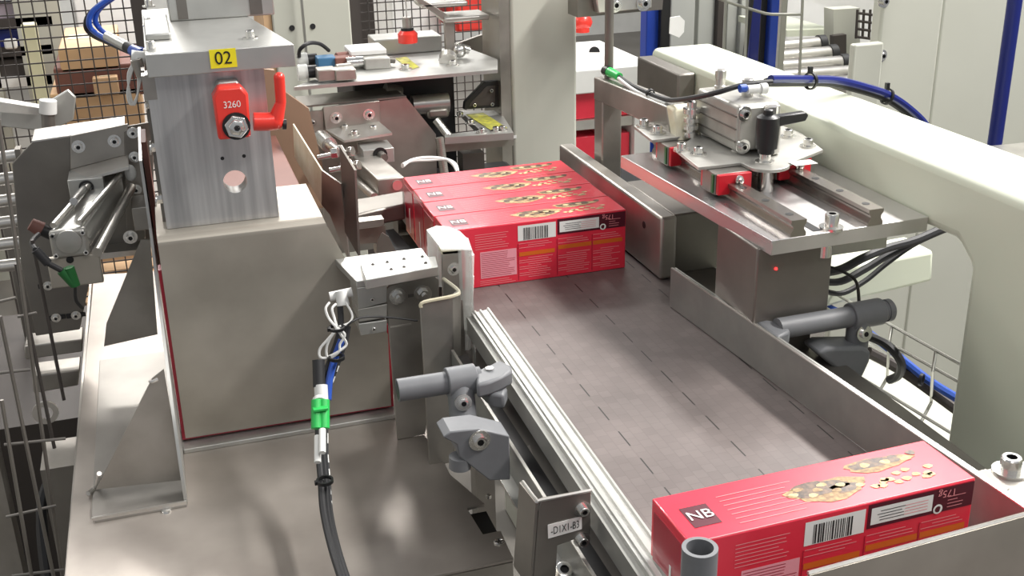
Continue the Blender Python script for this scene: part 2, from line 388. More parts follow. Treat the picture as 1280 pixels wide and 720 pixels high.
# ================================================================== PUSHER UNIT
pu = thing('pusher_unit', 'large stainless pusher box carrying the upright aluminium block marked 02', 'machine head', (.05,1.3,ZT))
YP = 1.307
fr = [P(197,304,y=YP), P(232,548,y=YP), P(489,507,y=YP), P(485,418,y=YP), P(408,265,y=YP)]
ZTP = .117; fr[0].z = fr[4].z = ZTP-.012
# sheet with a rounded upper fold that turns back into the top
b = MB()
col = []
NA = 7
def sec(t):   # profile point along fold: list of (dy, dz)
    return [(0,0)]+[(.012*(1-math.cos(a)), .012*math.sin(a)) for a in [math.pi/2*i/NA for i in range(1, NA+1)]]
L0, R0 = fr[0], fr[4]
body = [fr[0], fr[1], fr[2], fr[3], fr[4]]
b.prism(body, (0,.003,0))
s_ = sec(0); rows = []
YBK = P(360,232,z=ZTP).y-YP
for dy, dz in s_+[(YBK,.012)]:
    rows.append([V(L0.x, YP+dy, ZTP-.012+dz), V(R0.x-(dz*.35), YP+dy, ZTP-.012+dz)])
for A, B in zip(rows, rows[1:]):
    b.prism([A[0], A[1], B[1], B[0]], (0,.0005,-.003))
b.build('cover_sheet', 'panel', pu)
for p in (P(560,0,y=2),): pass
# red lining behind the cover, seen as a thin rim
off = [V(-.004,0,-.03), V(-.004,0,-.004), V(.004,0,-.004), V(.005,0,.004), V(-.010,0,-.012)]
q = [Vector((p.x+o.x, YP+.0045, p.z+o.z)) for p, o in zip(body, off)]; 
MB().prism(q, (0,.02,0)).build('red_lining', 'redD', pu)
z = -.1505
MB().box((fr[1].x-.004, YP-.016, ZT), (fr[2].x+.004, YP+.17, ZT+.006)).build('base_flange', 'alu2', pu, bevel=.001)
# upright block
BYB = P(209,287,z=ZTP).y
x0, x1 = P(209,287,y=BYB).x, P(349,271,y=BYB).x
z0 = ZTP+.0005; z1 = P(197,93,y=BYB).z
ub = MB()
hc = P(294,227,y=BYB); hr = .0138
# front face with a through hole: ring of quads between hole and rectangle
def holed_plate(b, x0, x1, z0, z1, y, th, cx, cz, r, n=32):
    rim = []; out = []
    for i in range(n):
        a = 2*math.pi*i/n; c, s = math.cos(a), math.sin(a)
        rim.append((cx+r*c, cz+r*s))
        tx = ((x1-cx)/c if c > 1e-9 else (x0-cx)/c if c < -1e-9 else 1e9); tz = ((z1-cz)/s if s > 1e-9 else (z0-cz)/s if s < -1e-9 else 1e9)
        t = min(tx, tz); out.append((cx+t*c, cz+t*s))
    # snap corners
    for cxn, czn in ((x0,z0),(x0,z1),(x1,z0),(x1,z1)):
        j = min(range(n), key=lambda k: (out[k][0]-cxn)**2+(out[k][1]-czn)**2); out[j] = (cxn, czn)
    def ring(yy, pts): return [b.bm.verts.new((px, yy, pz)) for px, pz in pts]
    A, B_, A2, B2 = ring(y, rim), ring(y, out), ring(y+th, rim), ring(y+th, out)
    for i in range(n):
        j = (i+1) % n
        b._f([A[i], A[j], B_[j], B_[i]]); b._f([A2[i], B2[i], B2[j], A2[j]]); b._f([A[i], A2[i], A2[j], A[j]]); b._f([B_[i], B_[j], B2[j], B2[i]])
holed_plate(ub, x0, x1, z0, z1, BYB, .028, hc.x, hc.z, hr)
ub.build('upright_block', 'alu', pu)
for px, py in ((278,198),(305,195)):
    c = P(px, py, y=BYB); MB().cyl(c+V(0,-.0002,0), c+V(0,.001,0), .0022).build('tapped_hole', 'black', pu)
MB().box((x0-.004, BYB-.0003, z1-.028), (x0+.010, BYB+.02, z1-.0005)).build('corner_spacer', 'steel', pu)
MB().box((x0-.004, BYB+.03, z0), (x0+.0, BYB+.12, z1)).build('side_web', 'dark', pu)
# cap plate
YC = BYB-.018
pl = P(181,69,y=YC); pr = P(368,52,y=YC)
zc1 = pl.z; zc0 = z1; xcl, xcr = pl.x, P(368,60,y=YC).x
MB().prism([V(xcl,YC,zc0), V(xcr,YC,zc0), V(xcr-.045,YC+.36,zc0), V(xcl,YC+.36,zc0)], (0,0,zc1-zc0)).build('cap_plate', 'alu2', pu, bevel=.001)
yk = P(262,24,z=zc1).y; xk0, xk1 = P(212,24,z=zc1).x, P(345,20,z=zc1).x
MB().box((xk0,yk,zc1), (xk1,yk+.10,zc1+.25)).build('upper_column', 'alu2', pu, bevel=.002)
MB().box((xcl+.002,yk-.14,zc1), (xk0-.003,yk+.02,zc1+.008)).build('side_rib', 'alu2', pu, bevel=.002)
for a_, c_ in ((221,234),(312,328)): MB().box((P(a_,10,y=yk).x,yk-.0006,zc1+.002), (P(c_,10,y=yk).x,yk+.002,zc1+.24)).build('column_slot', 'dark', pu)
for px, py in ((189,62),(187,32),(186,8),(313,48)): bolt(pu, P(px,py,z=zc1), r=.0052, h=.008)
# label 02
lc = P(279,73,y=YC-.0006)
MB().box(lc+V(-.0145,-.0002,-.0105), lc+V(.0145,.0005,.0105)).build('number_label', 'yellow', pu)
text_mesh('number_text', '02', lc+V(0,-.0004,0), (1,0,-.01), (0,0,1), .0145, 'black', pu, stretch=.95)
# clamping hub
hy = BYB-.040
hb = P(291,140,y=hy)
MB().prism([hb+V(-.019,.0,-.031), hb+V(.017,.0,-.031), hb+V(.019,.0,.018), hb+V(.012,.0,.028), hb+V(-.013,.0,.028), hb+V(-.020,.0,.018)], (0,.024,0)).build('clamp_housing', 'redP', pu, bevel=.003)
MB().prism([hb+V(-.017,.024,-.02), hb+V(.015,.024,-.02), hb+V(.017,.024,.018), hb+V(.010,.024,.030), hb+V(-.011,.024,.030), hb+V(-.018,.024,.018)], (0,.018,0)).build('clamp_collar', 'alu2', pu, bevel=.002)
text_mesh('housing_number', '3260', hb+V(0,-.0006,.0085), (1,0,0), (0,0,1), .0078, 'paper', pu, stretch=.9)
hn = hb+V(.002,-.001,-.016)
MB().ring(hn+V(0,.001,0), (0,-1,0), .003, .0155, .010).build('seal_ring', 'black', pu)
MB().cyl(hn, hn+V(0,-.006,0), .0135, n=6).lathe(hn+V(0,-.006,0), (0,-1,0), [(0,.010),(.004,.0095),(.006,.006),(.006,.003),(.002,.0028)], 6).build('hex_nut', 'chrome', pu, bevel=.0008)
MB().lathe(hn+V(0,-.0122,0), (0,-1,0), [(0,.0030),(.0006,.0028)], 6).build('socket_recess', 'black', pu)
# lever
l0 = P(317,152,y=hy+.008); l1 = P(344,152,y=hy+.008); l2 = P(351,128,y=hy+.006); l3 = P(349,97,y=hy+.004)
b = MB(); b.tube([l0, l0.lerp(l1,.6), l1+V(-.001,0,.001)], .0105, n=12); b.build('lever_boss', 'redP', pu)
b = MB()
for a, c, ra, rb in ((l1, l2, .0095, .006), (l2, l3, .006, .0062)): b.cyl(a, c, ra, rb, n=12)
b.sphere(l1, .0098); b.sphere(l3, .0064); b.sphere(l2, .0061)
b.build('lever_arm', 'redP', pu)
MB().cyl(l1+V(.008,0,-.004), l1+V(.012,0,-.0045), .006).build('lever_cap', 'black', pu)

# board stack behind the block
y = 1.62
b = MB(); pp = [P(350,238,y=1.5), P(400,238,y=1.5), P(372,150,y=1.72), P(330,150,y=1.72)]
yb0 = P(360,232,z=ZTP).y
bs = MB().box((-.020,yb0+.003,.02), (.158,1.77,.108)); tag(bs.build('board_stack', 'cardbD', None, bevel=.001), 'reddish brown board stack behind the upright aluminium block', 'board')
tag(MB().prism([P(200,70,y=1.80), P(343,88,y=1.80), P(352,112,y=1.80), P(386,136,y=1.80), P(403,205,y=1.80), P(404,260,y=1.80), P(200,260,y=1.80)], (0,.012,0)).build('infeed_backboard', 'tan', None), 'tall tan backboard standing behind the reddish board stack', 'board')

# ================================================================== LEFT SIDE WALL WITH GUSSETS
sw = thing('side_bracket', 'welded stainless bracket with triangular gussets at the left of the table', 'bracket', (-.09,1.3,ZT))
XW = -.036
MB().prism([V(XW,1.172,ZT+.001), V(XW,1.172,ZT+.02), V(XW,1.20,-.055), V(XW,1.40,.10), V(XW,1.42,.18), V(XW,1.60,.18), V(XW,1.60,ZT+.001)], (-.0035,0,0)).build('upright_wall', 'alu2', sw)
zb = ZT+.003
base = [P(105,646,z=zb), P(112,436,z=zb), P(192,417,z=zb), P(208,470,z=zb), P(232,629,z=zb)]
base = [V(-.140,1.172,zb), V(-.136,1.168,zb), V(-.037,1.168,zb), V(-.037,1.605,zb), V(-.146,1.605,zb), V(-.146,1.180,zb)]
base[0].x += .004; base[5].x = base[4].x = -.140
MB().prism(base, (0,0,-.003)).build('base_sheet', 'sheet', sw, bevel=.0006)
MB().prism([V(-.139,1.168,zb), V(-.037,1.168,zb), V(-.037,1.168,zb+.004), V(-.139,1.168,zb+.004)], (0,.003,0)).build('front_lip', 'steelB', sw)
yg = 1.205
g = [P(120,612,y=yg), P(228,600,y=yg), P(205,462,y=yg), P(190,474,y=yg)]
MB().prism(g, (0,.003,0)).build('gusset', 'steel', sw)
yg = 1.52
g = [P(130,433,y=yg), P(197,418,y=yg), P(188,300,y=yg), P(176,300,y=yg), P(133,405,y=yg)]
MB().prism(g, (0,.003,0)).build('gusset', 'steel', sw)
MB().tube([P(197,474,y=1.2), P(190,477,y=1.198), P(187,476,y=1.2)], .002).build('weld_bead', 'steelB', sw)
MB().tube([P(110,617,z=zb+.003), P(120,608,z=zb+.003), P(124,592,y=1.204)], .0028).build('weld_bead', 'steelB', sw)

# ================================================================== LEFT CYLINDER STATION
def station_bolts(par, pts, y=None, d=(0,-1,0), r=.005, **k):
    for a in pts: bolt(par, P(a[0], a[1], y=a[2]), d, r, **k)
ls = thing('slide_unit', 'pneumatic slide on a stainless bracket plate, at the far left', 'actuator', (-.15,1.62,-.2))
YL = 1.62
MB().prism([P(15,205,y=YL), P(40,178,y=YL), P(120,165,y=YL), P(192,152,y=YL), P(192,305,y=YL), P(118,322,y=YL), P(100,412,y=YL), P(45,420,y=YL), P(26,330,y=YL)], (0,.005,0)).build('bracket_plate', 'dark', ls, bevel=.001)
q = [P(40,178,y=YL), P(156,161,y=YL)]
MB().prism([q[0], q[1], q[1]+V(0,.06,.002), q[0]+V(0,.06,.002)], (0,0,.002)).build('top_flange', 'steelB', ls)
Y2 = YL-.006
MB().prism([P(88,170,y=Y2), P(160,155,y=Y2), P(160,193,y=Y2), P(88,212,y=Y2)], (0,.005,0)).build('angle_plate', 'steel', ls, bevel=.0008)
q = [P(88,212,y=Y2), P(160,193,y=Y2)]; w = V(0,-.05,-.004)
MB().prism([q[0], q[1], q[1]+w, q[0]+w], (0,0,-.004)).build('angle_foot', 'steelB', ls)
station_bolts(ls, [(98,183,Y2),(143,176,Y2)], r=.0052)
for px, py in ((101,207),(132,207),(137,197)): bolt(ls, P(px,py,z=q[0].z-.002), (0,0,1), .0052)
Y3 = YL-.062
MB().prism([P(84,226,y=Y3), P(129,226,y=Y3), P(129,243,y=Y3), P(84,243,y=Y3)], (0,0,0)).bm.free()
bk = MB(); c0_, c1_ = P(84,226,y=Y3), P(129,225,y=Y3); c2_ = P(128,246,y=Y3)
bk.box((c0_.x, Y3, c2_.z), (c1_.x, Y3+.05, c0_.z)); bk.build('bearing_block', 'alu2', ls, bevel=.001)
rp_ = P(108,234,y=Y3)
MB().ring(rp_+V(0,-.0005,0), (0,-1,0), .002, .0095, .0065).build('bushing', 'black', ls)
MB().cyl(rp_+V(.0,.004,0), P(92,252,y=Y3-.075), .0052).build('guide_rod', 'chrome', ls)
# cylinder body going away up-right
e0, e1 = P(87,299,y=1.44), P(135,232,y=1.60)
ax = (e1-e0)
MB().obox(e0+V(-.020,0,-.016), (.040,0,0), ax, (0,0,.030)).build('cylinder_body', 'alu2', ls, bevel=.002)
MB().box(e0+V(-.022,-.012,-.020), e0+V(.022,.0,.016)).build('end_cover', 'cast', ls, bevel=.004)
MB().lathe(e0+V(0,-.012,.001), (0,-1,0), [(0,.0155),(.003,.015),(.004,.012)], 28).build('end_cap', 'cast', ls)
for dx, dz in ((-.0175,-.015),(.0175,-.015),(-.0175,.011),(.0175,.011)): bolt(ls, e0+V(dx,-.012,dz), (0,-1,0), .0032, washer=False)
MB().cyl(e0+V(.030,-.01,-.018), e1+V(.030,0,-.006), .0065).build('guide_rod', 'steelB', ls)
MB().cyl(e0+V(.014,0,.020), e1+V(.018,-.02,.018), .004).cyl(e0+V(-.016,0,.020), e1+V(-.014,-.02,.018), .004).build('body_rib', 'steelB', ls)
ez = e0+V(0,0,-.02)
MB().box(ez+V(-.030,-.008,-.040), ez+V(.032,.002,.0)).build('lower_plate', 'panel', ls, bevel=.002)
MB().cyl(ez+V(-.003,-.009,-.004), ez+V(-.003,-.006,-.004), .0045).build('port_hole', 'black', ls)
MB().box(e1+V(.028,-.06,-.050), e1+V(.062,.0,-.018)).build('carriage_block', 'steel', ls, bevel=.001)
bolt(ls, P(163,296,y=1.535), (0,-1,0), .0055)
pz = P(150,315,y=1.61)
MB().prism([P(113,318,y=1.585), P(176,312,y=1.585), P(176,318,y=1.585), P(113,326,y=1.585)], (0,.05,.0)).build('cross_bar', 'steelB', ls)
for px, py in ((60,357),(70,397),(95,394)):
    c = P(px,py,y=YL-.001); MB().box(c+V(-.013,-.0006,-.0035), c+V(.013,.0006,.0035)).build('slotted_hole', 'black', ls, bevel=.003)
    bolt(ls, c, (0,-1,0), .004)
MB().cyl(P(38,280,y=1.5), P(52,287,y=1.5), .008, .010).build('speed_fitting', 'cardbD', ls)
MB().cyl(P(52,287,y=1.5), P(68,294,y=1.5), .008).build('port_fitting', 'black', ls)
MB().sphere(P(163,216,y=1.585), .008, (1,.6,1.5)).build('side_cushion', 'cablew', ls)
for px, py in ((166,166),(168,196),(170,237)): bolt(ls, P(px,py,y=1.605), (0,-1,0), .0045)
MB().prism([P(155,165,y=1.612), P(176,160,y=1.612), P(182,300,y=1.612), P(158,300,y=1.612)], (0,.006,0)).build('side_strap', 'dark', ls, bevel=.001)
# its plugs and leads
t = tag(MB().m(0).cyl(P(77,338,y=1.38), P(93,355,y=1.38), .0062).cyl(P(86,334,y=1.38), P(94,357,y=1.38), .0062).m(1).cyl(P(44,312,y=1.38), P(60,329,y=1.38), .0055).m(1)
        .cyl(P(60,329,y=1.38), P(77,338,y=1.38), .0035).tube([P(94,357,y=1.38), P(95,375,y=1.40), P(103,385,y=1.42)], .0022).tube([P(44,312,y=1.38), P(40,302,y=1.42), P(48,293,y=1.47)], .003).build('green_plug_pair', ['greenD','rubber'], None),
        'pair of dark green cable plugs hanging below the far left slide', 'plug')
# pole bracket further left/back
lb = thing('arm_bracket', 'small aluminium arm with a round white knob, before the cage mesh', 'bracket', (-.2,2.05,.0))
Y = 2.05
MB().prism([P(0,125,y=Y), P(52,132,y=Y), P(85,112,y=Y), P(95,122,y=Y), P(92,150,y=Y), P(60,165,y=Y), P(0,158,y=Y)], (0,.01,0)).build('arm_plate', 'alu2', lb, bevel=.002)
MB().prism([P(0,122,y=Y), P(55,131,y=Y), P(50,139,y=Y), P(0,135,y=Y)], (0,-.03,0)).build('arm_flange', 'steelB', lb)
MB().cyl(P(60,138,y=Y-.04), P(61,166,y=Y-.04), .011).build('pillar', 'dark', lb)
MB().box((-.30,Y+.012,-.9), (-.27,Y+.04,.0)).build('support_leg', 'dark', lb, bevel=.002)
MB().cyl(P(60,125,y=Y-.04), P(60,142,y=Y-.04), .014).build('knob', 'cablew', lb, bevel=.001)

# ================================================================== MIDDLE CYLINDER STATION
ms = thing('slide_unit', 'pneumatic slide on a stainless bracket, behind the queued cartons', 'actuator', (.35,1.9,-.2))
YM = 1.93
MB().prism([P(403,136,y=YM), P(508,122,y=YM), P(545,168,y=YM), P(546,210,y=YM), P(545,300,y=YM), P(405,320,y=YM)], (0,.005,0)).build('bracket_plate', 'steel', ms)
q = [P(376,135,y=YM), P(508,122,y=YM)]; MB().prism([q[0], q[1], q[1]+V(-.01,.08,.0), q[0]+V(0,.08,.0)], (0,0,.003)).build('top_flange', 'dark', ms)
MB().prism([P(383,140,y=YM-.005), P(404,138,y=YM-.005), P(404,300,y=YM-.005), P(388,300,y=YM-.005)], (0,.005,0)).build('edge_strip', 'steel', ms)
Y2 = YM-.01
MB().prism([P(404,134,y=Y2), P(474,126,y=Y2), P(476,153,y=Y2), P(407,163,y=Y2)], (0,.006,0)).build('angle_plate', 'steel', ms, bevel=.0008)
q = [P(407,162,y=Y2), P(474,152,y=Y2)]; w = V(0,-.07,-.004)
MB().prism([q[0], q[1], q[1]+w+V(.008,0,0), q[0]+w+V(.02,0,0)], (0,0,-.004)).build('angle_foot', 'steelB', ms)
station_bolts(ms, [(420,147,Y2),(461,143,Y2)], r=.006)
for px, py in ((431,162),(443,169),(467,163)): bolt(ms, P(px,py,z=q[0].z-.002), (0,0,1), .006)
Y3 = 1.815
c0_, c1_, c2_ = P(455,186,y=Y3), P(492,180,y=Y3), P(490,202,y=Y3)
MB().box((c0_.x-.002,Y3,c2_.z-.001), (c1_.x,Y3+.055,c0_.z-.003)).build('bearing_block', 'alu2', ms, bevel=.001)
rp_ = P(475,193,y=Y3); MB().ring(rp_, (0,-1,0), .002, .012, .006).build('bushing', 'black', ms)
MB().cyl(rp_+V(0,.01,0), rp_+V(.003,-.02,-.001), .0068).build('guide_rod', 'dark', ms)
e0, e1 = P(490,232,y=1.66), P(455,200,y=1.84); ax = e1-e0
MB().obox(e0+V(-.022,0,-.018), (.042,0,0), ax, (0,0,.030)).build('cylinder_body', 'steel', ms, bevel=.002)
MB().cyl(e0+V(.008,-.002,.0), e1+V(.004,0,.002), .008).build('guide_rod', 'steelB', ms)
MB().cyl(P(468,246,y=1.66), P(440,222,y=1.8), .006).build('guide_rod', 'steelB', ms)
e = P(402,172,y=1.86); MB().cyl(e, P(412,182,y=1.80), .013).cyl(P(410,180,y=1.81), P(423,190,y=1.76), .008).build('adjuster', 'chrome', ms)
for px, py in ((391,153),(392,168),(393,191),(395,205)): bolt(ms, P(px,py,y=YM-.006), (0,-1,0), .0035)

# carton guide: bright sheet and dark web
gd = thing('infeed_guide', 'bent stainless infeed guide with bolt standoffs, right of the aluminium block', 'guide', (.17,1.55,.0))
a = P(366,155,y=1.70); b_ = P(368,196,y=1.70); c_ = P(402,256,y=1.52); d_ = P(402,213,y=1.52)
MB().prism([a, d_, c_, b_], (.002,.001,0)).build('lead_in_sheet', 'tape', gd)  # cream colour paints in the light this steel sheet reflects
MB().prism([d_, P(426,230,y=1.46), P(437,330,y=1.46), P(412,268,y=1.5), c_], (.002,.002,0)).build('guide_web', 'steel', gd)
MB().prism([P(424,182,y=1.47), P(443,213,y=1.44), P(448,320,y=1.44), P(431,290,y=1.46)], (.003,.001,0)).build('back_web', 'dark', gd)
MB().prism([P(421,182,y=1.48), P(424,182,y=1.48), P(438,205,y=1.46), P(436,207,y=1.46)], (.004,.002,0)).build('web_edge', 'steelB', gd)
for p0, p1 in (((397,197),(418,193)), ((412,213),(430,210))):
    MB().cyl(P(*p0,y=1.49), P(*p1,y=1.485), .0035).build('standoff', 'chrome', gd)
    MB().cyl(P(p1[0]-4,p1[1]-1,y=1.486), P(p1[0]+4,p1[1]-2,y=1.484), .0075, n=6).build('hex_nut', 'chrome', gd, bevel=.0005)
for px, py in ((435,190),(443,207)):
    MB().cyl(P(px,py,y=1.47), P(px+6,py-1,y=1.465), .007, n=6).build('hex_nut', 'chrome', gd, bevel=.0005)
# rounded steel bar that steadies the carton row
gb = tag(MB().prism([P(425,256,z=.045), P(432,250,z=.045), P(455,247,z=.045), P(505,238,z=.045), P(506,255,z=.045), P(470,262,z=.045), P(447,268,z=.045), P(430,266,z=.045)], (0,0,-.024)).build('stop_bar', 'dark', None, bevel=.003),
         'rounded horizontal steel stop bar touching the left ends of the cartons', 'bar')
# rails and dark curved plate below the bar
cp = thing('chute_rails', 'steel chute rails below the rounded stop bar', 'rails', (.27,1.55,-.1))
MB().prism([P(445,278,y=1.5), P(480,274,y=1.5), P(480,282,y=1.5), P(445,287,y=1.5)], (0,.02,0)).build('upper_rail', 'steel', cp)
MB().prism([P(446,287,y=1.52), P(482,282,y=1.52), P(482,302,y=1.52), P(446,306,y=1.52)], (0,.004,0)).build('web_plate', 'panel', cp)
MB().prism([P(470,325,y=1.38), P(472,300,y=1.38), P(478,291,y=1.38), P(486,296,y=1.38), P(500,325,y=1.38)], (0,.003,0)).build('curved_plate', 'steel', cp)
MB().prism([P(480,288,z=-.03), P(492,286,z=-.03), P(525,322,z=-.03), P(500,322,z=-.03)], (0,0,-.02)).build('rubber_pad', 'rubber', cp)

# ================================================================== FINGER GRIPPER ON BRACKET
fg = thing('finger_gripper', 'flat aluminium slide gripper on folded bracket plates, at the carton corner', 'gripper', (.23,1.18,ZT))
Ya = 1.236
MB().prism([P(497,550,y=Ya), P(531,543,y=Ya), P(548,460,y=Ya), P(549,350,y=Ya), P(543,345,y=Ya), P(487,357,y=Ya), P(482,363,y=Ya), P(484,390,y=Ya)], (0,.004,0)).build('rear_plate', 'steel', fg, bevel=.0008)
for px, py in ((497,370),(529,367)): bolt(fg, P(px,py,y=Ya), (0,-1,0), .0062, h=.006, hexa=True)
MB().box(P(488,410,y=Ya-.0005), P(514,404,y=Ya)+V(0,.0003,.0)).build('adjusting_slot', 'steelB', fg)
MB().box(P(510,372,y=Ya-.0005), P(517,367,y=Ya)+V(0,.0003,0)).build('adjusting_slot', 'dark', fg)
Yb = 1.165
MB().prism([P(537,583,y=Yb), P(568,578,y=Yb), P(566,370,y=Yb), P(531,377,y=Yb), P(525,384,y=Yb)], (0,.004,0)).build('front_plate', 'steel', fg, bevel=.0008)
qa, qb = P(566,370,y=Yb), P(568,578,y=Yb)
MB().prism([qa, qb, qb+V(.010,.012,0), qa+V(.010,.012,0)], (0,.004,0)).prism([qa+V(.010,.012,0), qb+V(.010,.012,0), qb+V(.003,.055,0), qa+V(.003,.055,.0)], (.003,.002,0)).build('side_fold', 'steel', fg)
qt = P(531,377,y=Yb)
MB().tube([P(526,384,y=Yb), P(530,377.5,y=Yb), P(566,370,y=Yb), qa+V(.010,.012,.0), qa+V(.003,.055,.0)], .0022, n=6, sm=4).build('bright_edge', 'tape', fg)
# slide body
Yg = 1.225
def slab(name, l, r, m, dep=.05, bev=.001):
    """front face given by left/right top and bottom picture points"""
    (a, b1), (c, d1) = l, r
    MB().prism([P(*a,y=Yg), P(*c,y=Yg), P(*d1,y=Yg), P(*b1,y=Yg)], (0,dep,0)).build(name, m, fg, bevel=bev)
slab('slide_body', ((446,360),(448,387)), ((484,355),(484,378)), 'alu2')
slab('lower_block', ((447,387),(449,403)), ((484,380),(484,397)), 'cast', .045)
slab('foot_block', ((448,405),(451,420)), ((484,400),(484,415)), 'alu2', .05)
for px, py in ((465,374),(467,411)): bolt(fg, P(px,py,y=Yg), (0,-1,0), .0024, washer=False)
zg = P(446,360,y=Yg).z
MB().prism([V(P(446,360,y=Yg).x, Yg, zg), V(P(548,345,y=Yg).x, Yg, zg), V(P(548,345,y=Yg).x, Yg+.085, zg), V(P(446,360,y=Yg).x-.012, Yg+.085, zg)], (0,0,.008)).build('base_plate', 'alu2', fg, bevel=.001)
ztop = zg+.020
MB().prism([P(457,350,z=ztop), P(548,333,z=ztop), P(545,320,z=ztop), P(450,330,z=ztop)], (0,0,-.012)).build('slide_table', 'alu2', fg, bevel=.001)
for px, py in ((466,331),(489,337),(484,328),(505,334),(505,324),(532,329),(528,321)): MB().cyl(P(px,py,z=ztop+.0003), P(px,py,z=ztop-.001), .0020).build('mounting_hole', 'dark', fg)
# upright finger bar + clear guard + taped pad
Yu = 1.232
MB().prism([P(552,314,y=Yu), P(577,312,y=Yu), P(582,440,y=Yu), P(556,440,y=Yu)], (0,.005,0)).build('finger_bar', 'steel', fg, bevel=.0012)
bolt(fg, P(567,336,y=Yu), (0,-1,0), .0048, h=.003)
u0 = P(552,314,y=Yu)
MB().prism([P(552,314,y=Yu), P(577,312,y=Yu), P(571,306,y=Yu+.012), P(548,308,y=Yu+.012)], (0,0,-.004)).build('taped_tip', 'tape', fg)
# clear guard: curved sheet standing beside the cartons
zt_ = .105
gz = .108
top = [P(533,287,z=gz), P(545,282,z=gz), P(560,283,z=gz), P(575,289,z=gz), P(585,299,z=gz), P(589,312,z=gz)]
b = MB(); n_ = len(top)
for i in range(n_-1):
    a, c = top[i], top[i+1]
    zl = (.03, .03, .02, -.02, -.06)[i]
    b.prism([a, c, V(c.x,c.y,zl), V(a.x,a.y,zl)], (0,-.0018,0))
inner = [P(533,287,z=gz), P(552,309,z=gz-.002), P(577,309,z=gz-.002)]
b.prism([top[0], top[1], top[2], top[3], top[4], top[5], P(577,311,z=gz), P(552,311,z=gz)], (0,0,-.0015))
b.build('clear_guard', 'clear', fg)
b = MB(); t0 = P(589,312,z=gz); t1 = P(585,438,y=1.24)
pth = [P(580,300,y=1.238), P(587,318,y=1.238), P(587,345,y=1.238), P(586,380,y=1.238), P(585,410,y=1.238), P(584,438,y=1.238)]
for i, q in enumerate(pth[:-1]):
    b.cyl(q, pth[i+1], .0058, .0050, n=10)
b.build('taped_pad', 'clear', fg)

# connector and leads of the gripper
co = thing('cable_connector', 'off-white angled connector plugged into the gripper end', 'connector', P(428,380,y=1.225))
MB().cyl(P(412,371,y=1.225), P(440,365,y=1.225), .0055, n=12).build('plug_body', 'cablew', co)
MB().cyl(P(426,364,y=1.222), P(429,382,y=1.215), .0065, .0075).build('elbow', 'cablew', co)
bundle = [(427,383,1.213),(428,405,1.205),(424,425,1.195),(415,450,1.185),(404,480,1.17),(400,510,1.15),(400,560,1.11),(403,600,1.07),(406,640,1.02),(416,685,.96),(432,735,.90)]
def off(pts, dx, dy=0): return [P(a+dx,b_+dy,y=y) for a, b_, y in pts]
tag(MB().tube(off(bundle,-2), .0036).build('control_cable', 'rubber', None), 'thick black cable with the green plug, hanging across the table', 'cable')
tag(MB().tube(off(bundle,4,3)[1:], .0028).build('control_cable', 'rubber', None), 'thinner black cable beside the green plug lead, tied to the thick one', 'cable')
b = MB(); b.tube(off(bundle,8,3)[1:], .0026); tag(b.build('air_hose', 'rubber', None), 'black hose right of both tied cables, with white print', 'hose')
b = MB(); q = off(bundle,9.2,3)
for i in range(3, len(q)-1):
    for k in (.1,.55): b.cyl(q[i].lerp(q[i+1],k)+V(0,-.0027,.0), q[i].lerp(q[i+1],k+.25)+V(0,-.0027,.0), .0007, n=6)
b.build('hose_print', 'paper', bpy.data.objects['air_hose'])
tag(MB().tube(off([(424,425,1.187),(415,450,1.180),(409,475,1.165),(407,500,1.15)],3), .0042).build('air_hose', 'blueC', None), 'short blue hose section in the bundle above the green plug', 'hose')
gp = thing('green_plug', 'bright green cable plug with white collar, in the hanging cable bundle', 'plug', P(400,520,y=1.12))
MB().cyl(P(401,482,y=1.145), P(402,500,y=1.135), .0075, n=14).cyl(P(400,500,y=1.135), P(400,504,y=1.13), .0085, n=14).build('collar', 'cablew', gp)
MB().cyl(P(396,500,y=1.13), P(396,536,y=1.11), .0062, n=12).cyl(P(405,500,y=1.13), P(405,536,y=1.11), .0062, n=12).box(P(391,511,y=1.118)+V(0,-.004,-.003), P(410,511,y=1.118)+V(0,.006,.003)).build('plug_body', 'green', gp, bevel=.0006)
MB().cyl(P(398,450,y=1.16), P(399,484,y=1.145), .0068, n=12).build('heat_shrink', 'rubber', gp)
MB().cyl(P(397,545,y=1.09), P(397,578,y=1.065), .0036).build('cable_marker', 'paper', gp)
MB().cyl(P(403,537,y=1.09), P(403,566,y=1.065), .0036).build('cable_marker', 'paper', gp)
b = MB()
for r_ in (0, 1):
    b.tube([P(419,408,y=1.185), P(426+r_*5,418,y=1.18), P(433-r_*8,430,y=1.178), P(424,439,y=1.175), P(408+r_*6,447,y=1.175), P(400+r_*9,446,y=1.175), P(400+r_*8,436,y=1.178), P(410+r_*2,424,y=1.18), P(421,411,y=1.183)], .0016, n=6)
b.tube([P(412,378,y=1.205), P(407,386,y=1.2), P(411,398,y=1.195), P(419,408,y=1.185)], .0015, n=6)
b.tube([P(420,380,y=1.205), P(415,386,y=1.2), P(418,398,y=1.195), P(421,408,y=1.185)], .0015, n=6)
b.tube([P(432,378,y=1.205), P(440,393,y=1.2), P(437,403,y=1.195), P(424,408,y=1.185)], .0013, n=6)
tag(b.build('looped_lead', 'cablew', None), 'thin white lead looped beneath the off-white connector', 'cable')
tag(MB().tube([P(428,415,y=1.19), P(440,402,y=1.19), P(458,396,y=1.2), P(490,397,y=1.205), P(522,401,y=1.21)], .0012, n=6).build('sensor_lead', 'rubber', None), 'thin black lead arching in front of the gripper plates', 'cable')
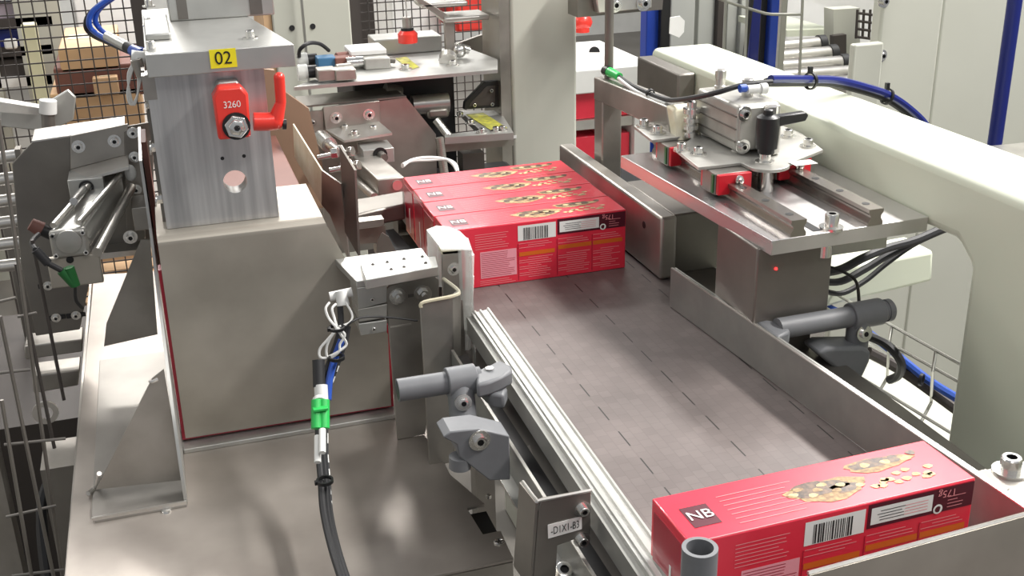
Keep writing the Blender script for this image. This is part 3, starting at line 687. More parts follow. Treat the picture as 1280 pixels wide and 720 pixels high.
for i, (px, py, y, w) in enumerate(((421,410,1.182,'upper'),(421,447,1.17,'middle'),(406,601,1.058,'lower'))):
    c = P(px,py,y=y); tag(MB().ring(c+V(0,0,-.0018), (0,0,1), .0036, .0092, .0072).box(c+V(-.011,-.003,-.002), c+V(-.007,.001,.002)).build('cable_tie', 'black', None),
        'black cable tie, %s of the three around the hanging cable bundle' % w, 'cable tie', 'cable ties on the hanging bundle')

# ================================================================== LEFT RAIL CLAMP
zc = .036
cl = thing('rail_clamp', 'grey plastic rail clamp with horizontal tube on the left conveyor side', 'clamp', (.22,.99,ZT))
t0, t1 = P(497,488,z=zc), P(600,472,z=zc)
MB().lathe(t0, t1-t0, [(0,.0085),(0,.0115),((t1-t0).length,.0115)], 28).build('tube', 'grey', cl)
MB().cyl(t0+(t1-t0).normalized()*-.0003, t0+(t1-t0).normalized()*.001, .0092).build('tube_bore', 'black', cl)
tc = P(575,476,z=zc); yv = tc.y
MB().cyl(P(558,479,z=zc), P(594,473,z=zc), .0155, n=28).build('tee_sleeve', 'grey', cl, bevel=.001)
v0 = V(tc.x, yv, zc-.075)
MB().cyl(V(tc.x,yv,zc), V(tc.x-.006,yv-.034,zc-.050), .0135, n=28).build('post_sleeve', 'grey', cl, bevel=.001)
bolt(cl, P(579,503,y=yv-.0285), (-.1,-1,.15), .005, h=.004)
# head gripping rail
hd = P(618,462,z=zc)
MB().prism([P(594,463,z=zc+.008), P(612,456,z=zc+.010), P(624,449,z=zc+.01), P(640,457,z=zc+.01), P(640,463,z=zc+.01), P(628,470,z=zc+.01), P(612,477,z=zc+.008), P(596,481,z=zc+.008)], (0,0,-.016)).build('jaw', 'grey', cl, bevel=.003)
MB().prism([P(598,478,z=zc-.006), P(622,474,z=zc-.006), P(634,484,z=zc-.006), P(630,494,z=zc-.006), P(612,492,z=zc-.006)], (0,0,-.016)).build('jaw', 'grey', cl, bevel=.003)
c = P(612,461,z=zc+.0104); MB().cyl(c, c+V(0,0,.0012), .0042).build('jaw_screw', 'chrome', cl)
# body block
yb = .900
MB().prism([P(554,547,y=yb), P(563,540,y=yb), P(598,536,y=yb), P(637,545,y=yb), P(638,600,y=yb), P(612,601,y=yb), P(574,571,y=yb), P(571,556,y=yb), P(556,548,y=yb)], (0,.030,0)).build('clamp_body', 'grey', cl, bevel=.004)
MB().cyl(P(575,570,y=yb+.01), P(575,584,y=yb+.01), .0105).build('stub', 'grey', cl)
bolt(cl, P(599,550,y=yb), (0,-1,0), .0062, h=.004)

# ================================================================== SIGN BRACKET
sb = thing('sensor_bracket', 'bent steel bracket lettered -D1X1-B3 beside the belt', 'bracket', (.28,.8,-.2))
ys = .742
q = [P(677,624,y=ys), P(739,613,y=ys), P(738,668,y=ys), P(697,682,y=ys), P(694,735,y=ys), P(664,735,y=ys), P(671,640,y=ys)]
MB().prism(q, (0,.003,0)).build('front_plate', 'dark', sb, bevel=.0008)
qa, qb = P(674,628,y=ys), P(666,735,y=ys)
MB().prism([qa, qb, qb+V(-.003,.034,0), qa+V(-.003,.034,0)], (-.003,0,0)).build('side_plate', 'dark', sb)
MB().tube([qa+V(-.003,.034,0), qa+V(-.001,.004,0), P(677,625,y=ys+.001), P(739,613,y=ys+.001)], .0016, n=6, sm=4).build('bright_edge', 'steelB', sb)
for px, py in ((728,636),(727,674)): bolt(sb, P(px,py,y=ys), (0,-1,0), .0042, h=.005)
lc = P(706,659,y=ys-.0004); X = (P(739,612.5,y=ys)-P(677,624,y=ys)).normalized()
bz = [P(684.5,656,y=ys-.0003), P(727,645,y=ys-.0003), P(727,661,y=ys-.0003), P(685,673,y=ys-.0003)]
MB().prism(bz, (0,-.0005,0)).build('name_plate', 'paper', sb)
text_mesh('plate_text', '-D1X1-B3', lc+V(0,-.0011,0), (bz[1]-bz[0]), (0,0,1), .0072, 'black', sb, depth=0, stretch=.60)
# fixing hardware below
bolt(sb, P(704,717,y=ys+.02), (0,-.5,1), .0075, h=.006)
fb = tag(MB().prism([P(655,560,z=-.035), P(662,556,z=-.035), P(686,624,z=-.035), P(676,630,z=-.035)], (0,0,-.06)).build('spacer_plate', 'steel', None),
         'narrow steel spacer plate behind the lettered bracket', 'plate')

# grey tube post at the lower edge
tp = thing('tube_post', 'upright grey plastic tube end in front of the sliding carton', 'post', (.312,.567,-.02))
c = P(875,684,z=.10); 
MB().ring(V(c.x,c.y,-.06), (0,0,1), .16, .0122, .0092, 36).build('tube_wall', 'grey', tp)
MB().cyl(V(c.x,c.y,.02), V(c.x,c.y,.022), .0093).build('inner_plug', 'black', tp)

# end stop plate bottom right
es = thing('end_stop', 'bent grey steel end plate across the belt at the lower right', 'plate', (.47,.57,0))
e0, e1 = P(1010,717,z=.066), P(1280,643,z=.066)
d = (e1-e0).normalized(); e1 = e0+d*.30
MB().prism([e0, e1, e1+V(0,0,-.11), e0+V(0,0,-.11)], (0,-.0025,0)).build('stop_plate', 'panel', es)
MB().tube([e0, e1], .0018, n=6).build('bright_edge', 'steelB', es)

# corner bracket with cap screw, right edge
cbk = thing('corner_bracket', 'flat steel bracket with one cap screw right of the end plate', 'bracket', (.64,.62,.0))
z = .045
MB().prism([P(1222,589,z=z), P(1285,575,z=z), P(1300,650,z=z), P(1278,640,z=z)], (0,0,-.006)).build('bracket_plate', 'steel', cbk, bevel=.0008)
MB().prism([P(1222,589,z=z+.001), P(1232,586,z=z+.001), P(1262,610,z=z+.001), P(1256,616,z=z+.001)], (0,0,-.004)).build('adjusting_slot', 'dark', cbk)
bolt(cbk, P(1262,590,z=z), r=.0085, h=.012)

# ================================================================== RIGHT: RETAINING BAR AND HOUSING
rb = thing('retaining_bar', 'thick rounded steel retaining bar right of the queued cartons', 'bar', (.59,1.4,0))
MB().box((.5775,1.245,.002), (.600,1.63,.086)).build('bar_body', 'steel', rb, bevel=.004, seg=3)
c = P(805,281,x=.5775); MB().cyl(c+V(-.0004,0,0), c+V(.001,0,0), .0048).build('bar_hole', 'black', rb)
hs = thing('drive_housing', 'dark steel box housing between the retaining bar and the LED block', 'housing', (.66,1.3,0))
MB().box((.603,1.262,.0), (.715,1.42,.082)).build('housing_body', 'dark', hs, bevel=.002)
MB().box((.62,1.43,.0), (.78,1.66,.03)).build('cable_duct', 'black', hs)
# LED sensor block
le = thing('sensor_block', 'dark steel block with a small red light under the slide plate', 'sensor', (.61,1.0,.0))
bl, br_, tl_, tr_ = P(940,384,y=1.0), P(1026,400,y=1.0), P(930,310,y=1.0), P(1029,312,y=1.0)
bx0, bx1 = .561, .6575
MB().box((bx0+.006,.985,.045), (bx1,1.075,.136)).build('block_body', 'dark', le, bevel=.002)
c = P(970,336,y=.9845); MB().sphere(c, .0016).build('indicator_light', 'led', le)
MB().box((.575,1.0,.0), (.648,1.06,.045)).build('block_foot', 'dark', le)

# ================================================================== SLIDE TABLE
st = thing('slide_plate', 'thick ground steel plate carrying two linear rails, under the cream arm', 'plate', (.66,1.14,.15))
zs = .150; th = .0165
A, B, Dd = P(965,301,z=zs), P(1152,274,z=zs), P(777,196,z=zs)
A = V(A.x,A.y,zs); E = V(.765, B.y+.004, zs)
pl4 = [A, E, V(.765,1.33,zs), V(.553,1.322,zs)]
MB().prism(pl4, (0,0,-th)).build('base_plate', 'slide', st, bevel=.0008)
def lrail(name, x, ya, yb_, par):
    w, h = .0088, .018
    pf = [(-w,0),(-w,h*.22),(-w*.72,h*.42),(-w*.72,h*.6),(-w,h*.78),(-w,h),(w,h),(w,h*.78),(w*.72,h*.6),(w*.72,h*.42),(w,h*.22),(w,0)]
    o = MB().prism([V(x+a,ya,zs+c) for a, c in pf], (0,yb_-ya,0)).build(name, 'railst', par)
    for k in range(6):
        y = ya+.02+k*.05
        if y < yb_: MB().cyl(V(x,y,zs+h+.0003), V(x,y,zs+h-.001), .0042).build('rail_hole', 'black', o)
    return o
xl = P(990,291,z=zs).x; xr = P(1087,278,z=zs).x
lrail('linear_rail', xl, A.y+.002, 1.318, st); lrail('linear_rail', xr, A.y+.004, 1.318, st)
MB().box((.5*(xl+xr)-.024,A.y+.01,zs-.0002), (.5*(xl+xr)-.014,1.31,zs+.0006)).build('center_groove', 'black', st)
bolt(st, P(1039,285,z=zs), r=.0075, h=.014)
MB().cyl(V(P(1039,285,z=zs).x,P(1039,285,z=zs).y+.01,zs-th), V(P(1039,285,z=zs).x,P(1039,285,z=zs).y+.01,zs-th-.018), .0085).build('lower_nut', 'chrome', st)
MB().box((.625,1.0,zs-th-.024), (.735,1.06,zs-th)).build('mounting_block', 'alu2', st, bevel=.001)

# carriage
cz = zs+.033
ca = thing('clamp_carriage', 'four-bearing carriage plate with red end caps, on the linear rails', 'carriage', (.66,1.17,zs+.02))
def Z(px, py, z=cz): return P(px,py,z=z)
outl = [Z(842,184), Z(873,209), Z(926,203)]
disc = Z(958,204)
n0 = len(outl)
R_ = .0265
for i in range(12):
    a = math.radians(205+ (340-205)*i/11); outl.append(disc+V(R_*math.cos(a), R_*math.sin(a), 0))
outl += [Z(1029,187), Z(1000,165), Z(960,150), Z(880,160), Z(852,182)]
MB().prism(outl, (0,0,-.004)).build('carriage_plate', 'cast', ca, bevel=.0006)
MB().prism([Z(792,157), Z(815,175), Z(872,168), Z(850,145)], (0,0,-.004)).build('rear_plate', 'cast', ca, bevel=.0006)
for px, py in ((852,188),(873,193),(1010,183),(985,171),(924,188)): bolt(ca, Z(px,py), r=.0058, h=.008)
for px, py in ((805,158),(822,166)): bolt(ca, Z(px,py), r=.0062, h=.008)
def bearing(fx, fy, par, depth=.045):
    """red-capped bearing block, front face centred on a rail"""
    x, y = fx, fy
    MB().box((x-.021,y,zs+.005), (x+.021,y+.006,cz-.0045)).build('end_cap', 'redR', par, bevel=.001)
    MB().box((x-.022,y+.0062,zs+.004), (x+.022,y+depth-.006,cz-.0042)).build('bearing_block', 'dark', par, bevel=.001)
    MB().box((x-.021,y+depth-.0058,zs+.005), (x+.021,y+depth,cz-.0045)).build('end_cap', 'redR', par, bevel=.001)
    c = V(x+.004,y,zs+.022); MB().lathe(c, (0,-1,0), [(0,.0052),(.003,.005),(.004,.003),(.008,.003),(.009,.0015)], 14).build('grease_nipple', 'chrome', par)
    MB().box((x-.0235,y+.009,zs+.006), (x-.0218,y+.014,cz-.006)).build('green_seal', 'greenD', par)
fl = P(905,222,z=zs+.015); bearing(xl, 1.108, ca); bearing(xr, 1.135, ca); bearing(xl, 1.235, ca); bearing(xr, 1.245, ca)
# clamping pin, disc stud and lever
pin = V(disc.x, disc.y, 0)
MB().cyl(V(pin.x,pin.y,zs), V(pin.x,pin.y,cz-.004), .0095).build('clamp_pin', 'chrome', ca)
MB().cyl(V(pin.x,pin.y+.004,cz), V(pin.x,pin.y+.004,cz+.012), .0065).lathe((pin.x,pin.y+.004,cz), (0,0,1), [(0,.011),(.002,.011),(.0025,.008)], 20).build('stud', 'chrome', ca)
hp = V(pin.x+.001, pin.y+.004, cz+.011)
MB().lathe(hp, (0,0,1), [(0,.0095),(.006,.0095),(.0062,.0125),(.030,.0135),(.042,.013),(.044,.010),(.045,.006),(.050,.0055),(.051,.004)], 28).build('lever_hub', 'black', ca)
MB().prism([hp+V(.006,-.006,.030), hp+V(.046,-.005,.034), hp+V(.050,-.004,.040), hp+V(.046,-.004,.044), hp+V(.006,-.006,.043)], (0,.011,0)).build('lever_arm', 'black', ca, bevel=.0015)
MB().box(hp+V(.022,-.030,-.010), hp+V(.050,-.013,-.0095)).build('white_sticker', 'paper', ca)

# compact air cylinder on the carriage
ac = thing('air_cylinder', 'square cast aluminium air cylinder with two fittings, behind the black lever', 'actuator', (.66,1.2,cz))
ax0, ax1 = P(904,190,y=1.165).x, P(955,185,y=1.165).x
az0 = cz+.002; az1 = cz+.058
bxr = (.632,.697)
MB().box((.634,1.165,az0), (.690,1.275,az1)).build('cylinder_body', 'cast', ac, bevel=.005, seg=3)
for k in range(3): MB().box((.6325,1.168,az0+.012+.015*k), (.6345,1.272,az0+.0135+.015*k)).build('side_groove', 'dark', ac)
MB().box((.636,1.1625,az0+.003), (.688,1.1655,az1-.003)).build('end_cover', 'cast', ac, bevel=.001)
for dx, dz in ((.641,az0+.008),(.641,az1-.009)): bolt(ac, V(dx,1.1625,dz), (0,-1,0), .0052, h=.004)
MB().cyl((.672,1.163,az0+.004), (.672,1.150,az0+.004), .004).cyl((.671,1.155,az0+.0), (.671,1.155,az1-.012), .0125, n=24).build('rod_cap', 'cast', ac, bevel=.001)
MB().cyl((.671,1.155,az1-.012), (.671,1.155,az1-.001), .0085, n=6).build('rod_nut', 'steelB', ac)
for c, h in ((P(900,112,z=az1), .024), (P(934,120,z=az1), .020)):
    MB().lathe(c, (0,0,1), [(0,.0072),(.005,.0072),(.006,.0056),(.014,.0058),(.0145,.0068),(h,.0068),(h+.001,.0055)], 24).build('air_fitting', 'steelB', ac)
c = P(934,112,z=az1+.012); MB().cyl(c, c+V(.022,-.002,0), .0052).lathe(c+V(.016,-.002,0), (1,0,0), [(0,.0065),(.008,.0065)], 18).build('elbow_fitting', 'cablew', ac)
c2 = c+V(-.010,.0,.002); MB().cyl(c2, c2+V(.008,0,0), .0048).build('release_collar', 'blueC', ac)
# screw pile behind bar
MB().cyl(P(872,140,z=az0), P(871,105,z=az0+.0), .003).bm.free()
sp_ = thing('nut_assembly', 'stack of plated nuts and springs left of the air cylinder', 'spring', V(.625,1.24,cz))
MB().lathe(V(.622,1.262,cz), (0,0,1), [(0,.009),(.006,.009),(.006,.006),(.010,.006),(.010,.010),(.015,.010),(.015,.007),(.019,.007),(.019,.010),(.024,.010),(.024,.006),(.030,.006),(.030,.011),(.036,.011),(.037,.006),(.044,.006),(.046,.004)], 18).build('nut_stack', 'chrome', sp_)

# ================================================================== CREAM ARM
ar = thing('cream_arm', 'cream painted box-section arm with a downward leg, right of the slide plate', 'machine frame', (.82,1.2,-.9))
XA = .767; za = .208
MB().prism([V(XA,1.705,za), V(XA,1.705,.09), V(XA,1.0,.09), V(XA,1.0,.128), V(XA,.905,.128), V(XA,.87,.09), V(XA,.76,-.9), V(XA,.50,-.9), V(XA,.50,za)][::-1], (.105,0,0)).bm.free()
# main beam and leg as one rounded section
side = [V(XA,1.715,za), V(XA,.50,za), V(XA,.50,.02), V(XA,.60,-.9), V(XA,.905,-.9), V(XA,.905,.118), V(XA,.93,.138), V(XA,1.715,.138-.02)]
MB().prism(side, (.108,0,0)).build('arm_beam', 'cream', ar, bevel=.011, seg=4)
MB().box((XA-.030,1.545,.115), (XA-.001,1.70,.198)).build('arm_cover', 'dark', ar, bevel=.003)
cbm = thing('cross_beam', 'horizontal cream cross beam below the slide plate', 'machine frame', (.8,1.3,-.12))
y = 1.30
MB().prism([P(1168,313,y=y), P(1166,352,y=y), P(1020,388,y=y), P(1000,345,y=y)], (0,.07,0)).build('beam_tube', 'cream', cbm, bevel=.006)

# ================================================================== RIGHT CLAMP
cr = thing('rail_clamp', 'grey plastic rail clamp with horizontal tube on the right conveyor side', 'clamp', (.70,.98,-.06))
zc = .048
t0, t1 = P(972,411,z=zc), P(1108,388,z=zc); dd = (t1-t0).normalized()
MB().cyl(t0, t1, .0115, n=28).build('tube', 'grey', cr)
MB().lathe(t1-dd*.002, dd, [(0,.0125),(.006,.0125),(.008,.0105)], 28).build('tube_end_cap', 'grey', cr)
ta, tb_ = P(1062,396,z=zc), P(1100,389,z=zc)
MB().cyl(ta, tb_, .0150, n=28).build('tee_sleeve', 'grey', cr, bevel=.001)
tm = P(1074,395,z=zc)
MB().cyl(tm, tm+V(0,0,-.058), .0125, n=28).build('post_sleeve', 'grey', cr)
bolt(cr, P(1080,417,y=tm.y-.012), (0,-1,.2), .0055, h=.003)
yb = tm.y-.018
MB().prism([P(1022,442,y=yb), P(1035,435,y=yb+.0), P(1080,434,y=yb), P(1090,440,y=yb), P(1088,452,y=yb), P(1078,474,y=yb), P(1050,466,y=yb)], (0,.034,0)).build('clamp_body', 'grey', cr, bevel=.004)
MB().prism([P(945,402,z=zc+.004), P(958,399,z=zc+.004), P(985,404,z=zc+.004), P(988,414,z=zc+.004), P(972,421,z=zc+.004)], (0,0,-.016)).build('jaw', 'grey', cr, bevel=.003)

# ================================================================== CABLE BASKET RIGHT
def basket_wire(pts, r=.0022): return MB().tube(pts, r, n=6, sm=0)
bk = thing('wire_cable_tray', 'zinc wire cable tray beyond the right conveyor side', 'cable tray', (.85,1.2,-.25))
for (p0, p1, z0) in (((1005,345),(1200,455),-.08), ((1005,370),(1200,478),-.10), ((1060,462),(1200,548),-.16), ((1085,482),(1200,565),-.16), ((1050,455),(1185,560),-.12), ((1080,425),(1190,500),-.20)):
    a, c = P(*p0,z=z0), P(*p1,z=z0); basket_wire([a, c]).build('long_wire', 'zinc', bk)
for px in (1070,1115,1170):
    t = (px-1005)/195
    a = P(px,345+110*t,z=-.08); c = P(px-4,372+108*t,z=-.10); d1 = P(px-6,410+110*t,z=-.20); e_ = P(px-26,440+120*t,z=-.16)
    basket_wire([a, c, d1]).build('cross_wire', 'zinc', bk)
    basket_wire([d1, e_]).build('cross_wire', 'zinc', bk)
for x in (.92,): MB().box((x-.012,1.22,-.9), (x+.012,1.244,-.22)).build('tray_post', 'zinc', bk)
tag(MB().tube([P(1015,375,z=-.10), P(1060,398,z=-.12), P(1110,435,z=-.15), P(1160,475,z=-.16), P(1200,500,z=-.16)], .006).build('air_hose', 'blueC', None), 'blue hose lying in the zinc wire cable tray', 'hose')
tag(MB().tube([P(1085,420,z=-.10), P(1110,432,z=-.10), P(1126,452,z=-.12), P(1124,468,z=-.15), P(1112,475,z=-.17)], .006).build('control_cable', 'rubber', None), 'black cable curling down beside the right rail clamp', 'cable')
tag(MB().tube([P(1085,440,z=-.14), P(1130,465,z=-.17), P(1200,515,z=-.18)], .008).build('control_cable', 'wire', None), 'dark grey cable beneath the blue hose in the tray', 'cable')
c = P(1150,474,z=-.155); tag(MB().ring(c, (.55,-.8,0), .004, .0085, .0065).build('cable_tie', 'black', None), 'black cable tie around the blue hose in the wire tray', 'cable tie')
tag(MB().box((.80,1.05,-.42), (1.12,1.55,-.32)).build('base_cover', 'creamG', None, bevel=.004), 'pale machine base cover seen through the zinc wire tray', 'cover')

# black cable bundle below slide plate
cab = [(1020,350,1.12),(1050,345,1.13),(1080,330,1.14),(1110,318,1.15),(1145,308,1.16),(1185,290,1.18)]
names = ['uppermost of the three black leads looping below the slide plate', 'middle of the three black leads looping below the slide plate', 'lowest of the three black leads looping below the slide plate']
for i in range(3):
    pp = [P(a, b_+i*9-(0 if k < 4 else i*7)-8+(6*i if 0 < k < 3 else 0), y=min(y+i*.01, 1.19)) for k, (a, b_, y) in enumerate(cab)]
    tag(MB().tube(pp, (.0055,.0048,.0035)[i]).build('control_cable', 'rubber', None), names[i], 'cable', 'leads below the slide plate')
tag(MB().tube([P(1030,332,y=1.11), P(1050,338,y=1.1), P(1070,352,y=1.09), P(1074,382,y=1.05)], .002, n=6).build('sensor_lead', 'rubber', None), 'thin black lead dropping behind the right clamp tube', 'cable')

# ================================================================== BAR GANTRY WITH SENSOR
gt = thing('sensor_gantry', 'square steel tube post with a long arm and cream end cap, behind the slide plate', 'gantry', (.66,1.7,-.06))
XG = .606
def G(px, py): return P(px, py, x=XG)
pa, pb, pc_, pd = G(742,97), G(833,137), G(838,172), G(742,122)
MB().prism([G(742,96), G(833,133), G(838,170), G(774,138), G(742,124)], (.032,0,0)).build('arm_tube', 'steel', gt, bevel=.002)
py0 = G(742,124); py1 = G(774,138)
lo = min(py0.y,py1.y); hi = max(py0.y,py1.y)
MB().box((XG+.0006,hi-.034,-.0), (XG+.0314,hi-.0008,G(742,124).z+.004)).build('post_tube', 'steel', gt, bevel=.002)
MB().box((XG-.004,hi-.04,-.06), (XG+.036,hi+.006,.0)).build('post_foot', 'steel', gt)
ca_, cb_ = G(833,133), G(838,170)
MB().prism([G(832,131), G(838,172), G(848,180)+V(.0,-.0,0), G(842,137)], (.034,0,0)).build('end_cap', 'tape', gt, bevel=.003)
rodt = P(761,88,x=.622)
MB().cyl(V(rodt.x,rodt.y,rodt.z-.02), V(rodt.x,rodt.y,rodt.z+.35), .0065).build('rod', 'dark', gt)
gs = thing('sensor_plug', 'pale green sensor plug with black nut at the gantry tube top', 'plug', P(768,92,x=.622))
MB().cyl(P(757,88,x=.618), P(762,90,x=.618), .0075).build('ring_nut', 'black', gs)
MB().cyl(P(762,90,x=.618), P(774,96,x=.618), .0070, .0058).build('plug_body', 'green', gs)
lead = [P(774,96,x=.618), P(790,107,x=.618), P(812,117,x=.616), P(836,125,x=.616), P(862,123,y=1.26), P(895,116,y=1.21), P(930,106,y=1.20), P(965,102,y=1.20)]
tag(MB().tube(lead, .0032).build('sensor_lead', 'rubber', None), 'black lead running from the pale green plug to the air cylinder fittings', 'cable')
tag(MB().tube([P(773,98,x=.613), P(790,111,x=.613), P(812,122,x=.613), P(832,130,x=.613)], .0024).build('grey_lead', 'cablew', None), 'grey lead lying under the black one along the gantry arm', 'cable')
c = P(812,116,x=.616); tag(MB().ring(c, (0,-1,-.3), .004, .0062, .0045).build('cable_tie', 'black', None), 'black cable tie on the gantry arm', 'cable tie')

big = [P(958,103,y=1.21), P(1000,103,y=1.25), P(1040,104,y=1.28), P(1075,112,y=1.30), P(1105,122,y=1.30), P(1130,138,y=1.30), P(1152,160,y=1.30), P(1165,190,y=1.30)]
tag(MB().tube(big, .0055).build('control_cable', 'rubber', None), 'black cable arching over the cream arm', 'cable')
tag(MB().tube([p+V(.002,-.006,.005) for p in big], .0050).build('air_hose', 'blueD', None), 'dark blue hose arching over the cream arm', 'hose')
for i, (px, py) in enumerate(((1009,104),(1103,121))):
    c = (big[1].lerp(big[2],.22), big[4])[i]+V(.001,-.003,.0025); dd = (V(1,.3,-.1), V(1,.1,-.45))[i]
    tag(MB().ring(c, dd, .004, .0112, .0092).box(c+V(-.002,-.002,.010), c+V(.003,.003,.018)).build('cable_tie', 'black', None), ('black cable tie on the arched bundle, nearer the air cylinder', 'black cable tie on the arched bundle, further down its curve')[i], 'cable tie', 'ties on the arched bundle')

# ================================================================== BACKGROUND
# white main column
mc = thing('machine_column', 'tall off-white square column behind the queued cartons', 'column', (.68,2.07,-.9))
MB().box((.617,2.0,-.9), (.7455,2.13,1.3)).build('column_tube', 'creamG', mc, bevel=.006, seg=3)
MB().box((.597,2.004,-.3), (.6165,2.12,1.2)).build('side_profile', 'steel', mc)
c = P(643,171,y=1.999); MB().box(c+V(-.012,-.001,-.003), c+V(.004,.0,.003)).build('type_plate', 'paper', mc)
# cream sheet cabinet left of it
cc = thing('control_cabinet', 'plain greyish-cream cabinet behind the upright aluminium block', 'cabinet', (.4,2.9,-.9))
yC = 2.9
x0, x1 = P(343,50,y=yC).x, P(439,30,y=yC).x
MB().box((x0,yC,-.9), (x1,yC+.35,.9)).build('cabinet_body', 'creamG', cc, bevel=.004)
MB().box((x0-.02,yC+.01,-.9), (x0-.001,yC+.3,.9)).build('side_strip', 'cardb', cc)
for px, py in ((365,35),(391,33)): MB().cyl(P(px,py,y=yC-.002), P(px,py,y=yC+.001), .007).build('fixing_hole', 'black', cc)
MB().box((P(376,10,y=yC).x-.003,yC-.03,-.5), (P(376,10,y=yC).x+.003,yC-.024,.8)).build('door_rod', 'zinc', cc)

# sensor shelf
sh = thing('sensor_shelf', 'thin pale shelf plate holding sensors, before the middle cage mesh', 'shelf', (.4,2.0,.14))
zs2 = .15
MB().prism([P(367,109,z=zs2), P(622,87,z=zs2), P(622,74,z=zs2), P(590,62,z=zs2), P(500,58,z=zs2), P(430,68,z=zs2), P(395,98,z=zs2)], (0,0,-.006)).build('shelf_plate', 'alu2', sh)
MB().box((.33,2.05,-.10), (.52,2.25,.13)).build('shelf_bracket', 'rubber', sh, bevel=.004)
MB().cyl(P(480,117,y=2.0), P(500,121,y=2.0), .02).build('bracket_boss', 'dark', sh)
c = P(512,80,z=zs2+.001); 
MB().prism([P(494,73,z=zs2+.0006), P(508,71,z=zs2+.0006), P(524,84,z=zs2+.0006), P(512,87,z=zs2+.0006)], (0,0,.0004)).build('warning_sticker', 'yellG', sh)
for px, py in ((556,75),(566,82),(507,87)): bolt(sh, P(px,py,z=zs2), r=.007)
for i, (y_, m_, lab) in enumerate(((78,'blueP','blue and brown valve with clear plug, rear one on the shelf'),(93,'steel','steel valve with clear plug, front one on the shelf'))):
    v = thing('shelf_valve', lab, 'valve', P(410,y_+4,z=zs2), 'valves on the sensor shelf')
    zz = zs2+.014
    def q2(px, py, zz=zz): return P(px,py,z=zz)
    MB().cyl(q2(372,y_-2), q2(384,y_-3), .014, n=12).build('clear_plug', 'clear', v)
    MB().cyl(q2(383,y_-3), q2(396,y_-4), .011).build('plug_collar', 'black', v)
    MB().box(q2(396,y_)+V(0,-.012,-.011), q2(418,y_-3)+V(0,.012,.009)).build('valve_body', m_, v, bevel=.002)
    MB().box(q2(418,y_-1)+V(0,-.013,-.011), q2(443,y_-4)+V(0,.013,.008)).cyl(q2(420,y_-4), q2(440,y_-6), .012).build('valve_head', ('cardbD','steel')[i], v, bevel=.002)
dn = thing('shelf_cylinder', 'aluminium mini cylinder block in the middle of the shelf', 'actuator', P(470,85,z=zs2))
c = P(457,88,z=zs2); c1 = P(487,84,z=zs2)
MB().box((c.x,c.y-.0,zs2), (c1.x,c.y+.10,zs2+.020)).build('block_body', 'cast', dn, bevel=.002)
MB().box((c.x-.02,c.y+.03,zs2+.0205), (c1.x,c.y+.10,zs2+.03)).build('block_cap', 'white', dn, bevel=.002)
MB().cyl(V(c.x,c.y+.02,zs2+.012), V(c.x-.03,c.y+.02,zs2+.012), .010).build('rod_end', 'chrome', dn)
MB().cyl(V(c1.x,c.y+.02,zs2+.012), V(c1.x+.012,c.y+.02,zs2+.010), .006).build('rod_end', 'dark', dn)
rk = thing('shelf_regulator', 'red-based grey knob on an aluminium block at the back of the shelf', 'knob', P(510,60,z=zs2+.03))
c = P(510,66,z=zs2)
MB().box((c.x-.065,c.y-.01,zs2), (c.x+.065,c.y+.06,zs2+.030)).build('base_block', 'alu2', rk, bevel=.002)
c = P(510,53,z=zs2+.03)
MB().lathe(c, (0,0,1), [(0,.018),(.016,.0185),(.021,.014),(.022,.013)], 20).build('red_collar', 'redP', rk)
MB().cyl(c+V(0,0,.020), c+V(0,0,.027), .012).build('black_neck', 'black', rk)
MB().cyl(c+V(0,0,.027), c+V(0,0,.046), .0085).build('grey_cap', 'steel', rk)
MB().cyl(c+V(0,0,.046), c+V(0,0,.15), .0012).build('air_tube', 'cablew', rk)
tag(MB().tube([P(374,72,z=.17), P(375,62,z=.19), P(386,54,z=.20), P(400,55,z=.19), P(411,63,z=.17)], .0035).build('sensor_lead', 'rubber', None), 'black lead arching over the two shelf valves', 'cable')
# bent steel frame over the shelf
bf = thing('strap_frame', 'bent flat-bar frame rising above the right end of the shelf', 'frame', P(563,75,z=zs2))
yF = 2.05
def fl_(pts, th): return MB().prism([P(a,b_,y=yF) for a, b_ in pts], (0,th,0))
fl_([(556,24),(568,24),(569,75),(558,75)], .012).build('upright', 'steel', bf, bevel=.001)
fl_([(503,-12),(512,-12),(568,24),(556,26)], .03).build('sloping_bar', 'steel', bf, bevel=.001)
MB().prism([P(556,22,y=yF-.01), P(612,18,y=yF-.01), P(612,25,y=yF-.01), P(556,29,y=yF-.01)], (0,.07,0)).build('cross_bar', 'steelB', bf, bevel=.003)
MB().prism([P(525,5,y=yF), P(585,1,y=yF), P(585,7,y=yF), P(528,11,y=yF)], (0,.06,0)).build('cross_bar', 'steelB', bf, bevel=.003)
MB().cyl(P(560,78,z=zs2+.002), P(560,72,z=zs2+.006), .016).build('foot_washer', 'steelB', bf)
MB().cyl(P(572,58,y=yF), P(586,63,y=yF), .008).sphere(P(574,63,y=yF), .014).build('swivel_joint', 'chrome', bf)
tag(MB().prism([P(568,56,y=2.2), P(615,39,y=2.2), P(619,78,y=2.2), P(575,82,y=2.2)], (0,.01,0)).build('side_plate', 'dark', None), 'dark slanted steel plate behind the swivel joint', 'plate')
